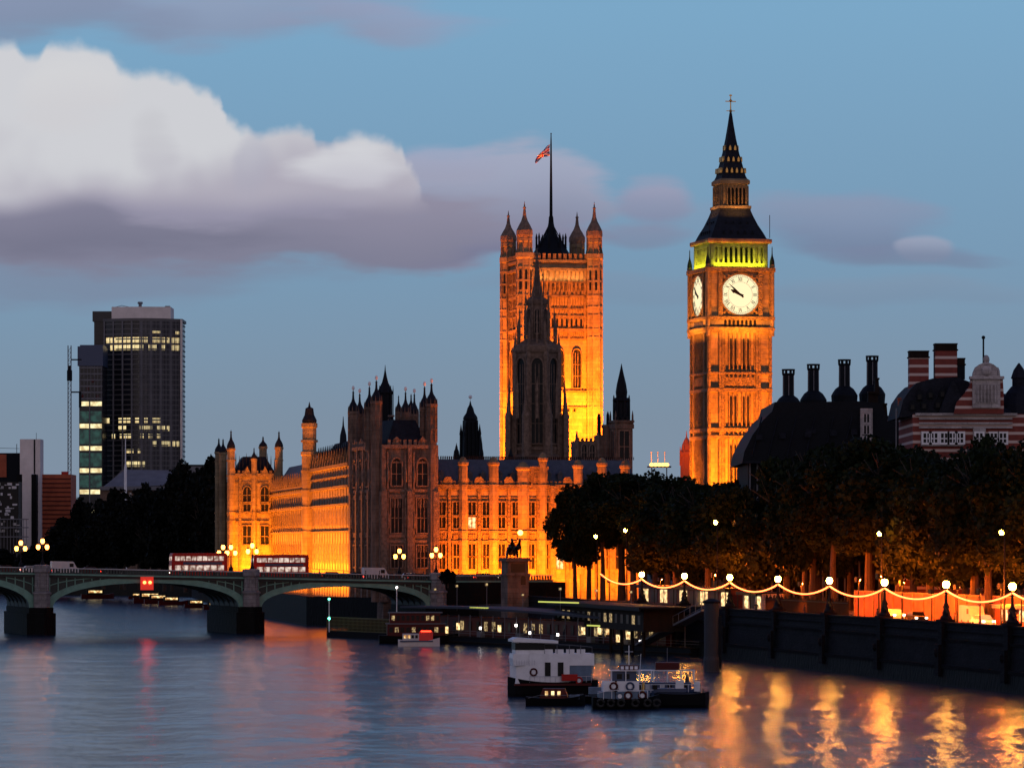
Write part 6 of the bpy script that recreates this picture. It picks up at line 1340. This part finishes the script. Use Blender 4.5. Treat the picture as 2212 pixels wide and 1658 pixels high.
for k in range(4): MB().box(-.9+k*1.05, -.1+k*1.05, -1.3, -1.2, 4.0, 4.4).build('rooftop_locker', M['white'], wb)
a = MB(); a.tube([(-.9, -1.4, 4.0), (-.9, -1.4, 4.9), (1.5, -1.4, 4.8), (3.7, -1.4, 4.6), (3.7, -1.4, 4.0)], .03, 5)
for x in (.3, 1.5, 2.6): a.tube([(x, -1.4, 4.0), (x, -1.4, 4.8)], .03, 5)
a.build('rail', M['gconc'], wb)
lifebuoy(wb, -2.0, -1.56, 2.3, .32); lifebuoy(wb, 2.4, -1.6, 1.5, .3, 'redp')
MB().box(.7, 2.2, -2.0, -1.55, 1.5, 2.1).build('red_cover', M['redp'], wb)
# small dark launch in front
dl = thing('dark_launch', 'low black launch with small amber cabin windows in front of the white workboat', 'boat', (PX(1200, 412), 412, 0), math.radians(-4))
hb_ = MB(); hull(hb_, 5.9, 2.0, .75, sheer=.3); hb_.build('hull', M['black'], dl); MB().taper(-1.6, 1.3, -.8, .8, .7, 1.75, .35, .1).build('cabin', M['dred'], dl)
for k in range(3): MB().box(-1.0+k*.62, -.7+k*.62, -.86, -.78, 1.05, 1.5).build('window', M['warmwin'], dl)
MB().tube([(-2.7, -.9, .8), (-1.5, -1.0, 1.1), (1.5, -1.0, 1.1), (2.8, -.3, 1.2)], .03).build('rail', M['gconc'], dl)
MB().box(1.4, 2.4, -.6, .6, .7, 1.1).build('hatch', M['cyanp'], dl)
# tug with tyres
tg = thing('blue_tugboat', 'blue and white tug with round life rings and tyre fenders, middle of the moored group', 'boat', (PX(1352, 404), 404, 0), math.radians(4))
ht = MB(); hull(ht, 6.6, 2.6, 1.0, sheer=.35); ht.build('hull', M['black'], tg)
MB().box(-2.7, 2.2, -1.1, 1.1, .9, 1.75).build('lower_house', M['cyanp'], tg); MB().box(-2.3, 1.2, -1.0, 1.0, 1.75, 2.75).build('deck_house', M['white'], tg)
a = MB(); 
for x in (-1.5, -.1, 1.2, 2.4): a.tube([(x, -.95, 2.75), (x, -.95, 3.75)], .05)
a.box(-1.6, 2.6, -1.0, 1.0, 3.75, 3.82); a.build('canopy_frame', M['white'], tg)
MB().box(-1.4, 1.0, -.6, .7, 2.75, 3.7).build('wheelhouse', M['bluep'], tg)
for x in (-.95, -.2): MB().box(x, x+.5, -.66, -.6, 2.95, 3.45).build('window', M['glass'], tg)
MB().box(-.6, 1.2, -.5, .6, 3.82, 4.3).build('upper_locker', M['dred'], tg); 
for k in range(4): MB().box(-.55+k*.45, -.25+k*.45, -.56, -.5, 3.9, 4.2).build('name_panel', M['white'], tg)
for x, z, m_ in ((-1.3, 2.25, 'dred'), (.3, 2.25, 'bluep'), (.1, 1.35, 'dred'), (1.5, 1.35, 'dred'), (-.7, 1.3, 'cyanp')): lifebuoy(tg, x, -1.16, z, .36, m_)
for x in (-2.6, -1.6, -.6, .8, 2.0, 2.9):
    a = MB(); n = 12; a.tube([(.33*math.cos(2*math.pi*k/n), 0, .33*math.sin(2*math.pi*k/n)) for k in range(n+1)], .13, 6); a.build('tyre_fender', M['rubber'], tg, smooth=True).matrix_local = T(x, -1.36, .65)
MB().tube([(1.6, -.4, 1.7), (1.7, -.3, 2.6)], [.18, .12]).build('deck_winch', M['gold'], tg)
# second vessel behind with awning frame and dark barge
rb = thing('red_white_launch', 'launch with white awning frame behind the blue tug, right side', 'boat', (PX(1437, 420), 420, 0), math.radians(0))
h_ = MB(); hull(h_, 7.2, 2.6, 1.1); h_.build('hull', M['bluep'], rb); MB().box(-3.2, 2.6, -1.0, 1.0, 1.0, 2.1).build('cabin', M['bluep'], rb)
for k in range(7): MB().box(-2.8+k*.75, -2.35+k*.75, -1.06, -1.0, 1.4, 1.9).build('window', M['offwhite'] if k % 2 else M['glass'], rb)
a = MB(); 
for x in (-2.6, -1.2, .2, 1.6, 2.9): a.tube([(x, -1, 2.1), (x, -1, 3.3)], .045); a.tube([(x, 1, 2.1), (x, 1, 3.3)], .045)
a.box(-2.7, 3.0, -1.05, -.98, 3.28, 3.36); a.box(-2.7, 3.0, .98, 1.05, 3.28, 3.36)
for x in (-2.6, -1.2, .2, 1.6, 2.9): a.box(x-.04, x+.04, -1, 1, 3.3, 3.36)
a.build('awning_frame', M['white'], rb); MB().box(2.9, 3.5, -.9, -.3, 1.2, 2.2).build('stern_locker', M['white'], rb)
MB().box(-1.0, 1.4, -.7, .7, 3.36, 4.1).build('upper_cabin', M['dred'], rb)
bg_ = thing('black_barge', 'low black steel barge at the right end of the moored boats', 'barge', (PX(1473, 408), 408, 0), math.radians(-3))
h_ = MB(); hull(h_, 5.4, 2.8, 1.35, bow=.86, stern=.9, sheer=.15, flare=.92); h_.build('hull', M['black'], bg_)
MB().box(-2.4, .4, -1.0, 1.0, 1.35, 1.9).build('hatch_cover', M['bluep'], bg_); MB().box(-.6, .2, -1.0, -.5, 1.9, 2.7).build('locker', M['white'], bg_)
MB().tube([(-2.5, -1.3, 1.5), (2.2, -1.3, 1.5), (2.6, -.6, 1.6)], .05).tube([(2.1, -1.1, 1.4), (2.1, -1.1, 1.9)], .07).build('rubbing_strake', M['iron'], bg_)
lb_ = thing('black_lighter', 'long flat black lighter lying under the white workboat and tug', 'barge', (PX(1290, 418), 418, 0), math.radians(1))
h_ = MB(); hull(h_, 11, 3.0, .8, bow=.88, stern=.85, sheer=.1); h_.build('hull', M['black'], lb_); MB().box(-.9, 2.2, -1.2, -.4, .8, 1.7).build('hatch_cover', M['cyanp'], lb_)
MB().tube([(-5, -1.3, .95), (5, -1.3, .95)], .05).build('rubbing_strake', M['iron'], lb_)
# small red and white boat by the pier
sr = thing('lifeboat', 'small red and white patrol boat moored at the left end of the pier', 'boat', (PX(905, 655), 655, 0), math.radians(2))
h_ = MB(); hull(h_, 6.6, 2.4, .85); h_.build('hull', M['white'], sr); MB().box(-3.0, 2.2, -1.22, -1.1, .7, .95).build('blue_strake', M['bluep'], sr)
MB().box(-2.6, 0, -1, 1, .85, 2.0).build('cabin', M['offwhite'], sr); MB().box(0, 2.2, -1, 1, .85, 2.3).build('wheelhouse', mat('bright_red_paint', (.7, .02, .015), .35), sr)
for k in range(4): MB().box(-2.4+k*.6, -2.0+k*.6, -1.05, -1, 1.3, 1.8).build('window', M['warmwin'] if k < 2 else M['glass'], sr)
MB().box(.3, 1.9, -1.05, -.9, 2.3, 2.5).build('light_bar', M['taill'], sr)
dp = thing('dark_party_boat', 'dark two-deck passenger boat with dim reddish windows behind the patrol boat', 'boat', (PX(905, 672), 672, 0), math.radians(4))
h_ = MB(); hull(h_, 13, 3.6, 1.2); h_.build('hull', M['black'], dp); MB().box(-5.2, 4.2, -1.5, 1.5, 1.2, 3.2).box(-4.8, 3.4, -1.4, 1.4, 3.35, 5.0).build('cabin', M['dred'], dp); MB().box(-5.4, 4.4, -1.7, 1.7, 3.2, 3.35).box(-5.0, 3.8, -1.6, 1.6, 5.0, 5.15).build('deck', M['gconc'], dp)
for k in range(10): MB().box(-4.9+k*.92, -4.3+k*.92, -1.56, -1.5, 1.9, 2.7).build('window', M['pierwin'] if k in (1, 4, 8) else M['glass'], dp); MB().box(-4.5+k*.8, -4.0+k*.8, -1.46, -1.4, 3.8, 4.6).build('window', M['pierwin'] if k in (0, 7, 8) else M['glass'], dp)
# distant moored boats under the bridge
bt_ = thing('distant_boat', '', 'boat', (0, 0, 0), 0, 'small distant boats moored under the bridge arch'); h_ = MB(); hull(h_, 9, 3, 1.0); h_.build('hull', M['dred'], bt_); MB().box(-3, 1.5, -1.1, 1.1, 1.0, 2.5).build('cabin', M['timber'], bt_); MB().box(-2.6, 1.1, -1.16, -1.1, 1.6, 2.2).build('window', M['warmwin'], bt_)
BT = Proto(bt_)
for px, yw, sc_, lb in ((211, 1292, 1.1, 'distant boat with a bright cabin, leftmost seen through the left arch'), (300, 1293, .7, 'faint distant boat, second from the left through the arch'), (330, 1302, 1.2, 'reddish distant boat, third from the left through the arch'), (347, 1303, 1.0, 'distant boat touching the reddish one on its right through the arch'), (375, 1306, .9, 'distant boat near the middle of the far bank under the arch'), (428, 1312, .8, 'distant boat, fifth from the left through the arch'), (470, 1316, .8, 'distant boat beside the right pier of the left arch')):
    d_ = 16*F/(yw-HY); BT.place((PX(px, d_), d_, 0), .2, lb, scale=sc_)
# ================================================================ PEOPLE
def person_mesh(pose, seed):
    r = random.Random(seed); st = .16 if pose == 'walk' else .02
    J = [((0, 0, .95), .15), ((0, 0, 1.15), .14), ((0, 0, 1.38), .17), ((0, 0, 1.50), .065), ((0, -.01, 1.60), .095), ((0, -.01, 1.72), .085),
         ((-.18, 0, 1.42), .065), ((-.25, .04, 1.15), .05), ((-.22, -.1, .92), .04), ((.18, 0, 1.42), .065), ((.25, .02, 1.15), .05), ((.24, -.06, .9), .04),
         ((-.1, 0, .85), .1), ((-.11, -st, .48), .07), ((-.11, -st*.6, .08), .05), ((-.11, -st*.6-.16, .04), .04), ((.1, 0, .85), .1), ((.11, st, .48), .07), ((.11, st*2.0, .08), .05), ((.11, st*2.0-.16, .04), .04)]
    E = [(0, 1), (1, 2), (2, 3), (3, 4), (4, 5), (2, 6), (6, 7), (7, 8), (2, 9), (9, 10), (10, 11), (0, 12), (12, 13), (13, 14), (14, 15), (0, 16), (16, 17), (17, 18), (18, 19)]
    me = bpy.data.meshes.new('person'); me.from_pydata([j[0] for j in J], E, []); me.materials.append(M['coat'])
    o = bpy.data.objects.new('person', me); link(o); sm = o.modifiers.new('skin', 'SKIN'); o.modifiers.new('sub', 'SUBSURF').levels = 1; o.modifiers['sub'].render_levels = 1
    for i, j in enumerate(J): me.skin_vertices[0].data[i].radius = (j[1], j[1]*.85)
    me.skin_vertices[0].data[0].use_root = True
    return o
class _P: pass
protos = []
for ps, sd in (('stand', 1), ('walk', 2)):
    o = person_mesh(ps, sd); tag(o, 'person', 'person', 'people standing along the bridge parapet and pier')
    MB().ball(0, .01, 1.74, .1, .11, .09).build('hair', M['timber'], o); MB().ball(0, -.07, 1.655, .07, .04, .09).build('face', M['skin'], o)
    protos.append(Proto(o))
ppl = [(690, 1.6, 'dark coated person at the bridge parapet, leftmost right of the bus'), (742, 1.4, 'person in dark coat on the bridge before the bright river front'), (790, 1.5, 'person walking under the left face of the dark corner tower'), (820, 1.3, 'person on the bridge below the near edge of the dark corner tower'), (856, 1.5, 'person standing beneath the rear bridge lamp of the dark tower'), (875, 1.4, 'person just right of the rear bridge lamp'), (892, 1.6, 'person walking midway between the two right bridge lamps'), (915, 1.5, 'person left of the front lamp at the bridge end'), (938, 1.2, 'person standing at the foot of the last front bridge lamp'), (962, 1.4, 'person just right of the last front bridge lamp'), (1000, 1.6, 'person at the abutment parapet left of the statue'), (1030, 1.5, 'person at the abutment, midway between lamp and statue'), (1050, 1.3, 'person walking close to the bronze statue plinth')]
for i, (px, yl, lb) in enumerate(ppl):
    x = br_x(px, yl); protos[i % 2].place(brp(x, yl, -1.2+1.2), random.uniform(-2, 2), lb)
for i, (px, off, lb) in enumerate(((1600, 2.2, 'person behind the parapet right of the ticket kiosk'), (1700, 2.4, 'person behind the parapet right of the fourth globe lamp'), (1855, 2.4, 'person on the riverside pavement left of the bright tree gap'), (2010, 2.2, 'person behind the parapet between the two nearer lamps, left'), (2020, 2.4, 'person walking close beside another behind the parapet'))):
    p = bank_at(px)+nrm*off; protos[i % 2].place((p.x, p.y, 6.35), i, lb, 'people on the embankment pavement')
# round shrub at abutment, road railing
sh = thing('round_shrub', 'round dark shrub at the bridge end left of the statue', 'shrub', (PX(1167/2668*2212 if False else 968, 745), 745, 8.6)); inst(crown_mesh('foliage', 2500, 1.5, 1.5, 1.6, .16, M['leafd'], 77), 'foliage', sh, T(0, 0, 1.6)); MB().tube([(0, 0, -.3), (0, 0, 1.4)], [.15, .08]).build('stem', M['bark'], sh)

for i, (x, yl, lb) in enumerate(((8, .9, 'person on the pier near its left end'), (21, .8, 'person on the pier behind the patrol boat'), (37, .9, 'person waiting on the pier below the statue'), (52, .8, 'person on the pier left of the white workboat roof'), (63, .9, 'person on the pier right of the white workboat roof'), (77, .8, 'person on the pier under the yellow-green light strip'), (90, .9, 'person on the pier near the gangway'))):
    q_ = Matrix.Translation(pa) @ RZ(pphi) @ Vector((x, yl, 1.3)); protos[i % 2].place(q_, pphi+i*1.3, lb, 'people waiting on the pier')
q_ = Matrix.Translation((PX(1437, 420), 420, 0)) @ Vector((2.2, -.4, 1.25)); protos[0].place(q_, 1.0, 'person standing on the deck of the launch with the awning frame')
q_ = Vector((PX(1330, 404), 402.9, 1.0)); protos[1].place(q_, .4, 'person on the side deck of the blue tug')
# masts, aerials and ropes
MB().tube([(-2.0, 0, 5.4), (-2.0, 0, 7.0)], .04).tube([(-2.4, 0, 6.4), (-1.6, 0, 6.4)], .025, 4).tube([(-3.0, .5, 5.4), (-3.1, .5, 6.6)], .02, 4).build('mast', M['gconc'], wb)
MB().tube([(.3, 0, 4.3), (.3, 0, 6.2)], .045).tube([(-.1, 0, 5.6), (.7, 0, 5.6)], .025, 4).tube([(1.4, .2, 3.8), (1.5, .2, 5.4)], .02, 4).build('mast', M['white'], tg)
MB().tube([(.2, 0, 4.1), (.2, 0, 5.6)], .035).build('mast', M['gconc'], rb)
MB().tube([(-2.9, -1.2, 1.6), (-1.6, -1.3, 1.9), (.5, -1.35, 1.85), (2.6, -1.0, 1.9)], .03, 4).build('rail', M['white'], tg)
for x in (-2.3, -1.5, 1.2, 2.0): MB().tube([(x, -1.2, 1.0), (x, -1.25, 1.85)], .03, 4).build('stanchion', M['white'], tg)
for k in range(8): MB().tube([(-3.4+k*.95, -1.32, 1.1), (-3.4+k*.95, -1.32, 1.9)], .022, 4).build('stanchion', M['white'], rb)
MB().tube([(-3.4, -1.32, 1.9), (3.2, -1.3, 1.9)], .025, 4).build('rail', M['white'], rb)
a = MB(); 
for k in range(9): a.tube([(-3.9+k*.25, -1.55, 2.95), (-3.9+k*.25, -1.55, 3.4)], .018, 4)
for k in range(13): a.tube([(-2.4+k*.5, -1.62, 1.35), (-2.4+k*.5, -1.62, 1.9)], .02, 4)
a.tube([(-2.4, -1.62, 1.9), (3.6, -1.62, 1.9)], .022, 4); a.build('rail', M['offwhite'], wb)
random.seed(17)
pst = thing('pier_post', '', 'post', (0, 0, 0), 0, 'thin posts standing along the pier roof'); MB().tube([(0, 0, 0), (0, 0, 3.2)], .05).build('pole', M['gconc'], pst); MB().box(-.12, .12, -.3, .12, 3.1, 3.4).build('lamp', M['pierwin'], pst); PPt = Proto(pst)
for i, x in enumerate((6, 15, 27, 41, 55, 68, 80)):
    q_ = Matrix.Translation(pa) @ RZ(pphi) @ Vector((x, 4, 5.2)); PPt.place(q_, pphi, '%s thin post from the left on the pier roof' % oword[i], scale=(1, 1, random.uniform(.7, 1.4)))
a = None
crt = thing('pier_crate', '', 'crate', (0, 0, 0), 0, 'crates and lockers on the pier deck'); MB().box(-.7, .7, -.4, .4, 0, .9).build('box', M['gconc'], crt); MB().box(-.74, .74, -.44, .44, .9, 1.0).build('lid', M['timber'], crt); PC = Proto(crt)
for i, x in enumerate((12, 30, 45, 58, 71, 84)):
    q_ = Matrix.Translation(pa) @ RZ(pphi) @ Vector((x, 1.6, 1.3)); PC.place(q_, pphi, '%s deck locker from the left on the pier' % oword[i])
